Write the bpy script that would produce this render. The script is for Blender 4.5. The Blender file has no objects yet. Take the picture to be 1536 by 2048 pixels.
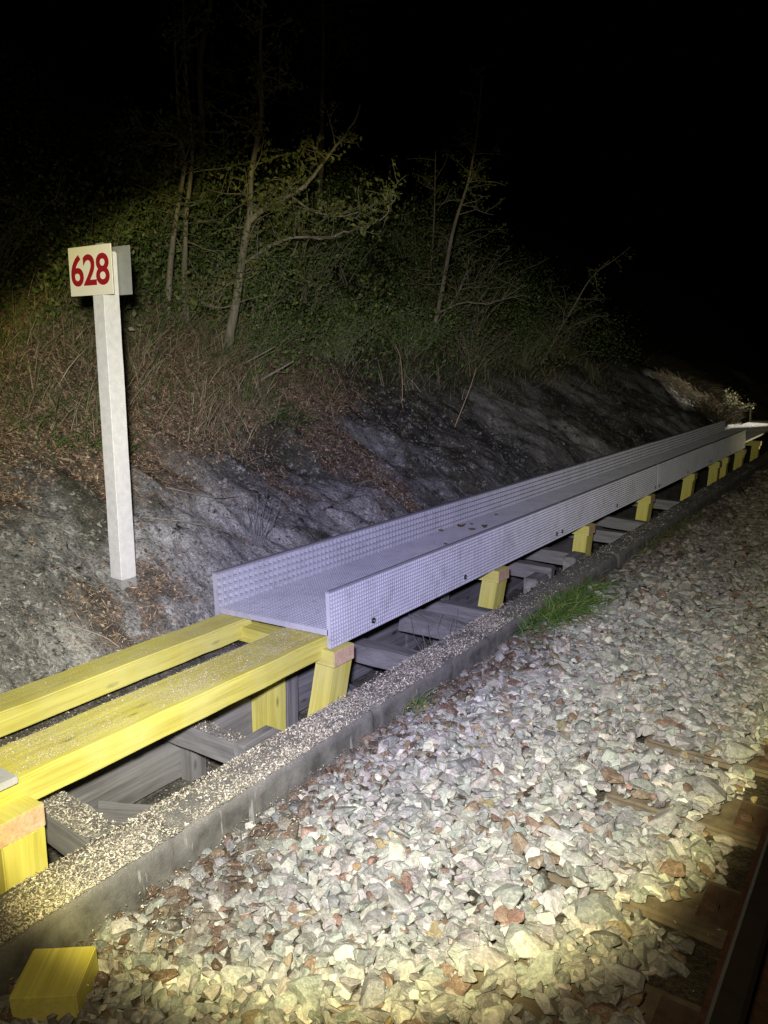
import bpy, bmesh, math, random
import numpy as np
from mathutils import Vector, Matrix

random.seed(7)
RNG = np.random.default_rng(7)
SC = bpy.context.scene
COL = SC.collection

# ------------------------------------------------------------------ camera
cam_data = bpy.data.cameras.new("camera")
cam_data.sensor_fit = 'HORIZONTAL'
cam_data.sensor_width = 36.0
cam_data.lens = 36.09
cam_data.clip_start = 0.05
cam_data.clip_end = 500.0
cam = bpy.data.objects.new("camera", cam_data)
COL.objects.link(cam)
RIGHT = Vector((0.82332, 0.56753, 0.00681))
DOWN = Vector((0.11802, -0.15945, -0.98013))
FWD = Vector((-0.55517, 0.80776, -0.19826))
M = Matrix.Identity(4)
for r in range(3):
    M[r][0] = RIGHT[r]; M[r][1] = -DOWN[r]; M[r][2] = -FWD[r]
M.translation = Vector((0, 0, 1.6))
cam.matrix_world = M
SC.camera = cam

# ------------------------------------------------------------------ night sky
world = bpy.data.worlds.new("World")
SC.world = world
world.use_nodes = True
wn = world.node_tree
bg = wn.nodes['Background']
sky = wn.nodes.new('ShaderNodeTexSky')
sky.sky_type = 'NISHITA'
sky.sun_disc = False
sky.sun_elevation = math.radians(-6)
sky.sun_rotation = math.radians(200)
wn.links.new(sky.outputs[0], bg.inputs[0])
bg.inputs[1].default_value = 0.0012

SC.view_settings.view_transform = 'Standard'
SC.view_settings.look = 'None'
SC.view_settings.exposure = 0.0
SC.view_settings.gamma = 1.0
SC.render.engine = 'CYCLES'
SC.cycles.max_bounces = 5
SC.cycles.use_denoising = True


# ------------------------------------------------------------------ lamps: head torch, far work lamp, one added fill
def torch(name, loc, axis, power, cone, stops, radius=0.02, hue=None):
    """A hand lamp: strength and colour vary with the angle off its axis, as an LED reflector does."""
    d = bpy.data.lights.new(name, 'SPOT')
    d.energy = power
    d.spot_size = math.radians(cone)
    d.spot_blend = 0.25
    d.shadow_soft_size = radius
    o = bpy.data.objects.new(name, d)
    COL.objects.link(o)
    axis = Vector(axis).normalized()
    o.location = loc
    o.rotation_euler = axis.to_track_quat('-Z', 'Y').to_euler()
    d.use_nodes = True
    nt = d.node_tree
    em = next(n for n in nt.nodes if n.type == 'EMISSION')
    geo = nt.nodes.new('ShaderNodeNewGeometry')
    dot = nt.nodes.new('ShaderNodeVectorMath'); dot.operation = 'DOT_PRODUCT'
    dot.inputs[1].default_value = axis
    nt.links.new(geo.outputs['Incoming'], dot.inputs[0])
    ab = nt.nodes.new('ShaderNodeMath'); ab.operation = 'ABSOLUTE'
    nt.links.new(dot.outputs['Value'], ab.inputs[0])
    ac = nt.nodes.new('ShaderNodeMath'); ac.operation = 'ARCCOSINE'
    nt.links.new(ab.outputs[0], ac.inputs[0])
    mp = nt.nodes.new('ShaderNodeMath'); mp.operation = 'DIVIDE'
    nt.links.new(ac.outputs[0], mp.inputs[0]); mp.inputs[1].default_value = math.radians(60)
    rs = nt.nodes.new('ShaderNodeValToRGB'); rc = nt.nodes.new('ShaderNodeValToRGB')
    for ramp, idx in ((rs, 1), (rc, 2)):
        nt.links.new(mp.outputs[0], ramp.inputs[0])
        el = ramp.color_ramp.elements
        while len(el) < len(stops):
            el.new(0.5)
        for e, s in zip(el, stops):
            e.position = s[0] / 60.0
        for i, s in enumerate(stops):
            el[i].position = s[0] / 60.0
            el[i].color = (s[1], s[1], s[1], 1) if idx == 1 else (*s[2], 1)
    nt.links.new(rs.outputs[0], em.inputs['Strength'])
    nt.links.new(rc.outputs[0], em.inputs['Color'])
    return o


torch('head_torch', (-0.106, -0.025, 1.795), (-0.542, 0.781, -0.308), 2000, 120,
      [(0, .66, (.66, .635, 1.0)), (9, 0.66, (.72, .70, 1.0)), (15, 0.66, (.91, .885, .98)), (20, 0.62, (1, .97, .89)),
       (25, 0.50, (1, .96, .83)), (28.2, 0.48, (1, .94, .66)), (30.2, 0.46, (1, .89, .38)), (31.4, 0.07, (1, .82, .45)), (32.6, 0.034, (1, .82, .45)), (42, 0.014, (1, .84, .6)),
       (58, 0.0, (1, .84, .6))], radius=.07)
torch('work_lamp', (-1.25, 18.5, 2.0), (-2.35, -.55, -1.5), 620, 50,
      [(0, 1.0, (1, .95, .82)), (16, 0.9, (1, .95, .82)), (20, 0.6, (1, .93, .78)), (23.5, 0.0, (1, .9, .7))])


torch('trestle_fill', (-1.35, 16.3, 0.03), (-0.95, -1.05, 0.0), 45, 60,
      [(0, 1.0, (1, .86, .5)), (15, 0.9, (1, .86, .5)), (25, 0.4, (1, .86, .5)), (32, 0.0, (1, .9, .7))])  # added unseen fill below floor level, lights only the far trestle


# ------------------------------------------------------------------ noise (numpy)
def _hash(ix, iy, seed):
    h = (ix.astype(np.int64) * 374761393 + iy.astype(np.int64) * 668265263 + seed * 1442695041) & 0x7fffffff
    h = ((h ^ (h >> 13)) * 1274126177) & 0x7fffffff
    h = h ^ (h >> 16)
    return (h & 0xffff) / 65535.0


def vnoise(x, y, seed=0):
    x = np.asarray(x, float); y = np.asarray(y, float)
    ix = np.floor(x); iy = np.floor(y)
    fx = x - ix; fy = y - iy
    fx = fx * fx * (3 - 2 * fx); fy = fy * fy * (3 - 2 * fy)
    a = _hash(ix, iy, seed); b = _hash(ix + 1, iy, seed)
    c = _hash(ix, iy + 1, seed); d = _hash(ix + 1, iy + 1, seed)
    return (a * (1 - fx) + b * fx) * (1 - fy) + (c * (1 - fx) + d * fx) * fy


def fbm(x, y, oct=4, seed=0):
    s = 0; a = 0.5; t = 0
    for o in range(oct):
        s = s + a * vnoise(x, y, seed + o * 17); t += a
        x = x * 2.03 + 11.3; y = y * 2.03 + 5.7; a *= 0.5
    return s / t


def smooth(e0, e1, x):
    t = np.clip((x - e0) / (e1 - e0), 0, 1)
    return t * t * (3 - 2 * t)


# ------------------------------------------------------------------ ground shape
PX = [-80, -22, -14, -9, -5, -3.5, -3.3, -3.07, -2.95, -2.761, -2.739, -2.4, -2.11, -2.09, -1.91, -1.88, -1.6, -1.1, -.75, -.3, .6, 2, 3, 8, 60]
PZ = [15, 9.5, 6.6, 3.83, 1.31, .36, .22, .03, -.03, -.04, -.43, -.42, -.43, -.45, -.45, -.15, -.125, -.07, -.035, -.03, -.03, -.07, -.35, -.5, -.6]


def ridged(x, y, seed):
    return 1 - np.abs(2 * fbm(x, y, 3, seed) - 1)


def ground(x, y):
    x = np.asarray(x, float); y = np.asarray(y, float)
    z = np.interp(x, PX, PZ)
    w = smooth(-3.0, -3.6, x)
    # foliated rock: folds that run obliquely down the slope, then lumps and grit
    u = x * 0.9 + y * 0.45; v = -x * 0.5 + y * 0.9
    rock = 0.15 * (ridged(u * 0.55, v * 1.1, 3) - .6) + 0.06 * (ridged(u * 1.6, v * 2.6, 9) - .6) \
        + 0.15 * (fbm(u * 3.2, v * 4.5, 3, 15) - .5) + 0.08 * (fbm(u * 11, v * 15, 3, 21) - .5) * smooth(.35, .6, fbm(x * 1.7, y * 1.7, 3, 23))
    t = fbm(u * 1.25, v * 1.9, 3, 27) * 8
    rock = rock + .17 * ((np.floor(t) + smooth(.55, 1, t - np.floor(t))) / 8 - .5)
    rw = w * smooth(-5.3, -4.5, x)
    z = z + rock * rw
    z = z + w * (1 - smooth(-5.3, -4.5, x)) * (0.28 * (fbm(x * .7, y * .7, 4, 31) - .5) + .1 * (fbm(x * 3, y * 3, 3, 41) - .5))
    flat = smooth(-3.2, -3.0, x) * smooth(-2.74, -2.78, x)
    z = z + flat * (0.06 * (fbm(x * 6, y * 6, 3, 51) - .5))
    tr = smooth(-2.75, -2.7, x) * smooth(-2.1, -2.15, x)
    z = z + tr * (0.16 * (fbm(x * 3, y * 2.2, 4, 61) - .4))
    bl = smooth(-1.95, -1.8, x)
    z = z + bl * .052 * smooth(-1.0, -1.75, x) * smooth(1.6, 3.0, y)
    z = z + bl * 0.03 * (fbm(x * 4, y * 4, 3, 71) - .5)
    z = z - .055 * np.exp(-((x + 3.48) ** 2 + (y - 2.55) ** 2) / .06)
    return z


def litter_mask(x, y):
    """Where brown leaf litter lies on the bank."""
    n = fbm(x * 1.6, y * 1.6, 4, 81)
    m = smooth(-3.75, -4.45, x + (n - .5) * 1.3) * smooth(5.2, 4.0, y)             # bank on the left
    d = np.abs((x + 3.35) + (y - 2.55) * .25 + (n - .5) * .3)
    m = np.maximum(m, smooth(.24, .08, d) * smooth(2.95, 2.7, y) * smooth(2.0, 2.4, y) * .62 * smooth(.35, .6, fbm(x * 7, y * 7, 3, 87) + .08))   # round the post
    t = np.clip((y - 5.45) / -.2, 0, 1)
    c = y - 5.36 + (x + 3.9) * .22 + (n - .5) * .7
    m = np.maximum(m, .75 * smooth(.40, .0, np.abs(c) + .5 * (fbm(x * 5, y * 5, 3, 83) - .45)) * smooth(-4.7, -4.4, x) * smooth(-3.1, -3.3, x))   # the gully
    m = np.maximum(m, smooth(-4.35, -4.65, x + (n - .5) * .9) * smooth(7.2, 5.4, y))
    return np.clip(m, 0, 1)


def green_mask(x, y):
    n = fbm(x * 2.2, y * 2.2, 3, 91)
    g = smooth(.62, .25, np.hypot((x + 4.62) * 1.3, (y - 3.05)) + (n - .5) * .5)
    g = np.maximum(g, smooth(.5, .2, np.hypot((x + 4.72), (y - 5.0)) + (n - .5) * .3))
    g = np.maximum(g, .5 * smooth(-4.7, -5.4, x + (n - .5) * 1.6))
    return np.clip(g, 0, 1)


# ------------------------------------------------------------------ materials
def new_mat(name):
    m = bpy.data.materials.new(name); m.use_nodes = True
    nt = m.node_tree
    return m, nt, nt.nodes['Principled BSDF']


def N(nt, kind, **kw):
    n = nt.nodes.new(kind)
    for k, v in kw.items():
        setattr(n, k, v)
    return n


def mix(nt, fac, a, b, mode='MIX'):
    n = N(nt, 'ShaderNodeMix', data_type='RGBA', blend_type=mode)
    for i, s in ((0, fac), (6, a), (7, b)):
        if hasattr(s, 'is_output'):
            nt.links.new(s, n.inputs[i])
        else:
            n.inputs[i].default_value = s if i == 0 else (*s, 1)
    return n.outputs[2]


def noise(nt, scale, detail=4, vec=None, rough=.55, dist=0.0):
    n = N(nt, 'ShaderNodeTexNoise')
    n.inputs['Scale'].default_value = scale; n.inputs['Detail'].default_value = detail
    n.inputs['Roughness'].default_value = rough; n.inputs['Distortion'].default_value = dist
    if vec is not None:
        nt.links.new(vec, n.inputs['Vector'])
    return n.outputs['Fac']


def ramp(nt, src, *stops):
    r = N(nt, 'ShaderNodeValToRGB')
    el = r.color_ramp.elements
    while len(el) < len(stops):
        el.new(.5)
    for i, (p, c) in enumerate(stops):
        el[i].position = p
        el[i].color = (c, c, c, 1) if not isinstance(c, tuple) else (*c, 1)
    nt.links.new(src, r.inputs[0])
    return r.outputs[0]


def bump(nt, bsdf, height, strength=.5, dist=.01):
    b = N(nt, 'ShaderNodeBump')
    b.inputs['Strength'].default_value = strength; b.inputs['Distance'].default_value = dist
    nt.links.new(height, b.inputs['Height'])
    nt.links.new(b.outputs[0], bsdf.inputs['Normal'])


def coords(nt, scale=(1, 1, 1), kind='Object'):
    t = N(nt, 'ShaderNodeTexCoord'); m = N(nt, 'ShaderNodeMapping')
    m.inputs['Scale'].default_value = scale
    nt.links.new(t.outputs[kind], m.inputs[0])
    return m.outputs[0]


def timber(name, dark, light, axis, worn=None, rough=.8, knots=True):
    """Sawn timber: grain along one axis, growth bands, a few knots; worn = a paler patchy layer."""
    m, nt, b = new_mat(name)
    s = [22, 22, 22]; s[axis] = 1.1
    v = coords(nt, s)
    g = noise(nt, 1.0, 6, v, .6, .6)
    s2 = [90, 90, 90]; s2[axis] = 2.5
    f = noise(nt, 1.0, 3, coords(nt, s2), .6)
    c = mix(nt, ramp(nt, g, (.3, 0), (.72, 1)), dark, light)
    c = mix(nt, ramp(nt, f, (.3, .45), (.6, 0)), c, tuple(.6 * q for q in dark))
    if knots:
        ks = [9, 9, 9]; ks[axis] = 3.0
        vo = N(nt, 'ShaderNodeTexVoronoi'); vo.inputs['Scale'].default_value = 1.0
        nt.links.new(coords(nt, ks), vo.inputs['Vector'])
        k = ramp(nt, vo.outputs['Distance'], (.06, 1), (.13, 0))
        c = mix(nt, k, c, tuple(.35 * q for q in dark))
    if worn:
        w = noise(nt, 3.0, 6, coords(nt), .65)
        c = mix(nt, ramp(nt, w, (.42, 0), (.72, .7)), c, worn)
    nt.links.new(c, b.inputs['Base Color'])
    b.inputs['Roughness'].default_value = rough
    b.inputs['Specular IOR Level'].default_value = .25
    bump(nt, b, f, .25, .002)
    return m


YD, YL = (.48, .42, .075), (.70, .65, .15)
M_YELLOW = [timber('yellow_timber_%s' % 'xyz'[a], YD, YL, a, worn=(.60, .56, .22)) for a in range(3)]
M_CUT = timber('fresh_cut_wood', (.50, .33, .20), (.68, .50, .34), 0, knots=False)
M_GREY = [timber('weathered_timber_%s' % 'xyz'[a], (.085, .08, .076), (.30, .29, .28), a, worn=(.20, .195, .19)) for a in range(3)]
M_BARK_G = timber('bark', (.15, .135, .10), (.38, .34, .26), 2, knots=False)


def tint_mat(name, rough=.85, nscale=0, bstr=0, bdist=.003, spec=.2, trans=0.0, var=.35, detail=5):
    """Colour from the mesh's own per-piece colours, with fine procedural variation."""
    m, nt, b = new_mat(name)
    a = N(nt, 'ShaderNodeAttribute', attribute_name='tint')
    c = a.outputs['Color']
    if nscale:
        n = noise(nt, nscale, detail, coords(nt), .65)
        c = mix(nt, 1.0, c, ramp(nt, n, (.25, 1 - var), (.75, 1 + var * .0)), 'MULTIPLY')
        if bstr:
            bump(nt, b, n, bstr, bdist)
    nt.links.new(c, b.inputs['Base Color'])
    b.inputs['Roughness'].default_value = rough
    b.inputs['Specular IOR Level'].default_value = spec
    if trans:
        b.inputs['Transmission Weight'].default_value = 0
        tr = N(nt, 'ShaderNodeBsdfTranslucent'); mx = N(nt, 'ShaderNodeMixShader')
        nt.links.new(c, tr.inputs[0]); mx.inputs[0].default_value = trans
        out = nt.nodes['Material Output']
        nt.links.new(b.outputs[0], mx.inputs[1]); nt.links.new(tr.outputs[0], mx.inputs[2])
        nt.links.new(mx.outputs[0], out.inputs[0])
    return m




def stone_material():
    m, nt, b = new_mat('crushed_stone')
    a = N(nt, 'ShaderNodeAttribute', attribute_name='tint'); v = coords(nt)
    n1 = noise(nt, 38, 6, v, .68, .6); n2 = noise(nt, 22, 4, v, .6, 1.2); n3 = noise(nt, 150, 3, v, .6)
    c = mix(nt, 1.0, a.outputs['Color'], ramp(nt, n1, (.28, .5), (.5, .95), (.72, 1.3)), 'MULTIPLY')
    c = mix(nt, 1.0, c, ramp(nt, n3, (.3, .75), (.7, 1.15)), 'MULTIPLY')
    vein = ramp(nt, n2, (.485, 0), (.5, .32), (.515, 0))
    c = mix(nt, vein, c, (.62, .60, .55))
    nt.links.new(c, b.inputs['Base Color'])
    b.inputs['Roughness'].default_value = .72; b.inputs['Specular IOR Level'].default_value = .35
    bump(nt, b, mix(nt, .4, n1, n3), .75, .007)
    return m


M_STONE = stone_material()
M_LEAF = tint_mat('leaf', .6, 0, 0, spec=.3, trans=.25)
M_LITTER = tint_mat('dead_leaf', .85, 60, 0, spec=.15)
M_DUST = tint_mat('wood_chip', .9, 0, spec=.1)


def ground_material():
    m, nt, b = new_mat('bank_and_track_bed')
    a = N(nt, 'ShaderNodeAttribute', attribute_name='tint')
    v = coords(nt)
    skew = N(nt, 'ShaderNodeMapping'); skew.inputs['Rotation'].default_value = (0, 0, .5); skew.inputs['Scale'].default_value = (5, 16, 9)
    t = N(nt, 'ShaderNodeTexCoord'); nt.links.new(t.outputs['Object'], skew.inputs[0])
    n1 = noise(nt, 1.0, 8, skew.outputs[0], .68, .5)
    n2 = noise(nt, 70, 4, v, .7)
    n3 = noise(nt, 9, 6, v, .7)
    c = mix(nt, 1.0, a.outputs['Color'], ramp(nt, n1, (.30, .4), (.5, .9), (.68, 1.3)), 'MULTIPLY')
    c = mix(nt, 1.0, c, ramp(nt, n2, (.3, .35), (.7, 1.45)), 'MULTIPLY')
    rk = N(nt, 'ShaderNodeAttribute', attribute_name='rock')
    # pale lichen specks and black moss holes on bare rock only
    n4 = noise(nt, 26, 6, v, .72, 1.0)
    lich = ramp(nt, mix(nt, 1.0, ramp(nt, n4, (.52, 0), (.58, 1)), ramp(nt, n3, (.48, 0), (.56, 1)), 'MULTIPLY'), (0, 0), (1, .85))
    lf = mix(nt, 1.0, lich, rk.outputs['Color'], 'MULTIPLY')
    c = mix(nt, lf, c, (.50, .50, .47))
    moss = ramp(nt, noise(nt, 7, 6, v, .68), (.33, 1), (.40, 0))
    mf = mix(nt, 1.0, moss, rk.outputs['Color'], 'MULTIPLY')
    c = mix(nt, mf, c, (.012, .014, .010))
    drk = mix(nt, 1.0, ramp(nt, n4, (.36, 1), (.44, 0)), rk.outputs['Color'], 'MULTIPLY')
    c = mix(nt, drk, c, (.035, .034, .033))
    nt.links.new(c, b.inputs['Base Color'])
    b.inputs['Roughness'].default_value = .9
    b.inputs['Specular IOR Level'].default_value = .2
    hs = mix(nt, .5, n4, n2)
    bump(nt, b, hs, .9, .03)
    return m


def concrete_material(name, base, speck, sp=.5):
    m, nt, b = new_mat(name)
    v = coords(nt)
    n1 = noise(nt, 6, 6, v, .65); n2 = noise(nt, 160, 3, v, .6)
    c = mix(nt, ramp(nt, n1, (.3, 0), (.7, 1)), tuple(.55 * q for q in base), base)
    c = mix(nt, ramp(nt, n2, (.52, 0), (.66, sp)), c, speck)
    vo = N(nt, 'ShaderNodeTexVoronoi'); vo.inputs['Scale'].default_value = 13
    nt.links.new(v, vo.inputs['Vector'])
    sep = N(nt, 'ShaderNodeSeparateColor'); nt.links.new(vo.outputs['Color'], sep.inputs[0])
    gate = ramp(nt, sep.outputs[0], (.86, 0), (.9, 1))
    blob = mix(nt, 1.0, ramp(nt, vo.outputs['Distance'], (.12, 1), (.2, 0)), gate, 'MULTIPLY')
    c = mix(nt, blob, c, (.55, .54, .5))
    nt.links.new(c, b.inputs['Base Color'])
    b.inputs['Roughness'].default_value = .92
    bump(nt, b, mix(nt, .5, n1, n2), .7, .008)
    return m


def grp_material():
    m, nt, b = new_mat('grey_glass_fibre_grating')
    v = coords(nt)
    n1 = noise(nt, 4, 5, v, .6); n2 = noise(nt, 420, 2, v, .6)
    c = mix(nt, ramp(nt, n1, (.3, 0), (.7, 1)), (.385, .385, .415), (.475, .475, .51))
    c = mix(nt, ramp(nt, n2, (.55, 0), (.75, .35)), c, (.62, .62, .64))
    c = mix(nt, ramp(nt, noise(nt, 14, 6, v, .7), (.52, 0), (.74, .5)), c, (.20, .19, .175))
    st = [3, 3, 3]; st[2] = .5
    c = mix(nt, ramp(nt, noise(nt, 6.0, 5, coords(nt, (2.5, 2.5, .35)), .7, .5), (.55, 0), (.72, .4)), c, (.60, .60, .64))
    nt.links.new(c, b.inputs['Base Color'])
    b.inputs['Roughness'].default_value = .55
    bump(nt, b, n2, .35, .0015)
    return m


def plain(name, col, rough=.7, metal=0.0, nscale=0, var=.3, bstr=0, spec=.4):
    m, nt, b = new_mat(name)
    if nscale:
        n = noise(nt, nscale, 5, coords(nt), .65)
        c = mix(nt, ramp(nt, n, (.3, 0), (.7, 1)), tuple(q * (1 - var) for q in col), col)
        nt.links.new(c, b.inputs['Base Color'])
        if bstr:
            bump(nt, b, n, bstr, .004)
    else:
        b.inputs['Base Color'].default_value = (*col, 1)
    b.inputs['Roughness'].default_value = rough
    b.inputs['Metallic'].default_value = metal
    b.inputs['Specular IOR Level'].default_value = spec
    return m


M_GROUND = ground_material()
M_KERB = concrete_material('rough_concrete', (.17, .163, .15), (.38, .35, .31), .4)
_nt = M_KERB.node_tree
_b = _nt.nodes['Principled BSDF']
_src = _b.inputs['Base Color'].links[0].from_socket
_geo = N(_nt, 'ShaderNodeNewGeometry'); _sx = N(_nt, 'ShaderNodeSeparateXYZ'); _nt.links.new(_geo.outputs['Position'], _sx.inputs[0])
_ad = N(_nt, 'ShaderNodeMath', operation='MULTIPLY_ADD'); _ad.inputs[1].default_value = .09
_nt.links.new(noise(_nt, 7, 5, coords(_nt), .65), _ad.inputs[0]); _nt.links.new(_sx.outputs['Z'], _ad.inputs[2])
_st = ramp(_nt, _ad.outputs[0], (.0, 1), (.045, 0))      # darker mottled tone below the top edge
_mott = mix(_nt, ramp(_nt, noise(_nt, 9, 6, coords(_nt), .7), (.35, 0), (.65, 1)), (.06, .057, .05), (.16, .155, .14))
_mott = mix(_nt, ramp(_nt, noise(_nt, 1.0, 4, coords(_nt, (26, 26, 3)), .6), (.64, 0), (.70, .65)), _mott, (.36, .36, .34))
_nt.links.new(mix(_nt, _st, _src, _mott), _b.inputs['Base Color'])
M_GRP = grp_material()
M_GRPCAP = plain('grating_edge', (.30, .30, .325), .55, nscale=30, var=.25)
M_WHITE = plain('white_paint', (.69, .685, .67), .65, nscale=26, var=.2, bstr=.5)
M_BARE = concrete_material('bare_concrete', (.36, .36, .35), (.5, .5, .48), .25)
M_SIGN = plain('cream_sign_sheet', (.80, .77, .66), .45, nscale=7, var=.06)
M_SIGNBACK = plain('grey_sign_back', (.27, .28, .27), .6, nscale=20, var=.2)
M_RED = plain('red_lettering', (.30, .010, .018), .5)
M_BLACK = plain('black_washer', (.012, .012, .012), .5)
M_STEEL = plain('bright_steel', (.6, .6, .58), .35, metal=.8)
M_RUST = plain('rusty_steel', (.12, .062, .04), .85, nscale=40, var=.5, bstr=.3, spec=.2)
M_RAILTOP = plain('worn_rail_head', (.06, .048, .04), .6, metal=.4, nscale=25, var=.3)
M_SLEEPER = plain('brown_sleeper', (.19, .155, .115), .9, nscale=18, var=.5, bstr=.4, spec=.15)
M_PAD = plain('rusty_plate', (.13, .085, .065), .9, nscale=30, var=.5, bstr=.4, spec=.15)
M_GRP_LIT = plain('lit_grating', (.62, .61, .59), .6, nscale=15, var=.15)  # grating of the far deck, lamp light put into a paler colour


# ------------------------------------------------------------------ mesh helpers
def from_arrays(name, V, F, mats, parent=None, tint=None, mi=None, smooth_=False, extra=None):
    """One mesh object from numpy arrays; F is an (n,k) array or a list of such arrays."""
    if isinstance(F, np.ndarray):
        F = [F]
    me = bpy.data.meshes.new(name)
    V = np.asarray(V, dtype=np.float32)
    me.vertices.add(len(V)); me.vertices.foreach_set('co', V.ravel())
    loops = np.concatenate([f.ravel() for f in F]).astype(np.int32)
    tot = np.concatenate([np.full(len(f), f.shape[1], np.int32) for f in F])
    start = np.concatenate([[0], np.cumsum(tot)[:-1]]).astype(np.int32)
    me.loops.add(len(loops)); me.loops.foreach_set('vertex_index', loops)
    me.polygons.add(len(tot)); me.polygons.foreach_set('loop_start', start)
    me.polygons.foreach_set('loop_total', tot)
    for m in (mats if isinstance(mats, (list, tuple)) else [mats]):
        me.materials.append(m)
    if mi is not None:
        me.polygons.foreach_set('material_index', np.asarray(mi, np.int32))
    me.polygons.foreach_set('use_smooth', np.full(len(tot), smooth_, bool))
    for nm, arr in (('tint', tint), ('rock', extra)):
        if arr is None:
            continue
        at = me.color_attributes.new(nm, 'FLOAT_COLOR', 'POINT')
        arr = np.asarray(arr, np.float32)
        at.data.foreach_set('color', np.concatenate([arr, np.ones((len(arr), 1), np.float32)], 1).ravel())
    me.update(calc_edges=True)
    o = bpy.data.objects.new(name, me)
    COL.objects.link(o)
    if parent:
        o.parent = parent
    return o


def tag(o, label=None, cat=None, group=None, kind=None):
    if label: o['label'] = label
    if cat: o['category'] = cat
    if group: o['group'] = group
    if kind: o['kind'] = kind
    return o


def empty(name, loc=(0, 0, 0), rot=(0, 0, 0)):
    o = bpy.data.objects.new(name, None)
    o.empty_display_size = .1
    COL.objects.link(o)
    o.location = loc; o.rotation_euler = rot
    return o


def copy_tree(o, parent=None):
    c = o.copy(); COL.objects.link(c)
    if parent: c.parent = parent
    for ch in list(o.children):
        copy_tree(ch, c)
    return c


def box(name, x0, x1, y0, y1, z0, z1, mats, parent=None, bevel=.004, end=None, rough=0.0, rot=None, pivot=None):
    """A bevelled, slightly uneven box; end=(axis, sign, slot) gives the faces on that side another material."""
    bm = bmesh.new()
    bmesh.ops.create_cube(bm, size=1)
    for v in bm.verts:
        v.co = Vector(((x0 + x1) / 2 + v.co.x * (x1 - x0), (y0 + y1) / 2 + v.co.y * (y1 - y0), (z0 + z1) / 2 + v.co.z * (z1 - z0)))
    L = max(x1 - x0, y1 - y0, z1 - z0)
    if rough:
        ax = [x1 - x0, y1 - y0, z1 - z0].index(L)
        n = min(60, max(2, int(L / .12)))
        es = [e for e in bm.edges if abs((e.verts[0].co - e.verts[1].co)[ax]) > L * .9]
        bmesh.ops.subdivide_edges(bm, edges=es, cuts=n, use_grid_fill=True)
        for v in bm.verts:
            for k in range(3):
                if k != ax:
                    v.co[k] += random.uniform(-rough, rough)
    if bevel:
        bmesh.ops.bevel(bm, geom=[e for e in bm.edges if e.calc_face_angle(0) > .8], offset=bevel, segments=2, affect='EDGES', clamp_overlap=True)
    if rot:
        p = Vector(pivot or ((x0 + x1) / 2, (y0 + y1) / 2, (z0 + z1) / 2))
        R = Matrix.Rotation(rot[2], 3, 'Z') @ Matrix.Rotation(rot[1], 3, 'Y') @ Matrix.Rotation(rot[0], 3, 'X')
        for v in bm.verts:
            v.co = p + R @ (v.co - p)
    bm.normal_update()
    if end:
        lim = {(0, 1): x1, (0, -1): x0, (1, 1): y1, (1, -1): y0}[(end[0], end[1])]
        for f in bm.faces:
            if f.normal[end[0]] * end[1] > .6:
                f.material_index = end[2]
    me = bpy.data.meshes.new(name)
    bm.to_mesh(me); bm.free()
    for m in (mats if isinstance(mats, (list, tuple)) else [mats]):
        me.materials.append(m)
    o = bpy.data.objects.new(name, me)
    COL.objects.link(o)
    if parent: o.parent = parent
    return o


def tube_arrays(paths, sides=6):
    """Tapered tubes. paths: list of (points (n,3), radii (n,)). Returns V, F."""
    Vs, Fs, off = [], [], 0
    for P, R in paths:
        P = np.asarray(P, float); R = np.asarray(R, float)
        n = len(P)
        T = np.gradient(P, axis=0); T /= np.linalg.norm(T, axis=1)[:, None] + 1e-9
        ref = np.array([0.31, 0.77, 0.55])
        A = np.cross(T, ref); A /= np.linalg.norm(A, axis=1)[:, None] + 1e-9
        B = np.cross(T, A)
        ang = np.linspace(0, 2 * np.pi, sides, endpoint=False)
        ring = P[:, None, :] + R[:, None, None] * (np.cos(ang)[None, :, None] * A[:, None, :] + np.sin(ang)[None, :, None] * B[:, None, :])
        Vs.append(ring.reshape(-1, 3))
        i = np.arange(n - 1)[:, None]; j = np.arange(sides)[None, :]
        a = off + i * sides + j; b = off + i * sides + (j + 1) % sides
        Fs.append(np.stack([a, b, b + sides, a + sides], -1).reshape(-1, 4))
        off += n * sides
    return np.concatenate(Vs), np.concatenate(Fs)


def spline(pts, k=4):
    P = np.asarray(pts, float)
    if len(P) < 3:
        t = np.linspace(0, 1, 5)[:, None]
        return P[0] * (1 - t) + P[-1] * t
    Q = np.vstack([2 * P[0] - P[1], P, 2 * P[-1] - P[-2]])
    out = []
    for i in range(1, len(Q) - 2):
        for t in np.linspace(0, 1, k, endpoint=False):
            p0, p1, p2, p3 = Q[i - 1], Q[i], Q[i + 1], Q[i + 2]
            out.append(.5 * (2 * p1 + (p2 - p0) * t + (2 * p0 - 5 * p1 + 4 * p2 - p3) * t * t + (3 * p1 - p0 - 3 * p2 + p3) * t ** 3))
    out.append(P[-1])
    return np.array(out)


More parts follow.
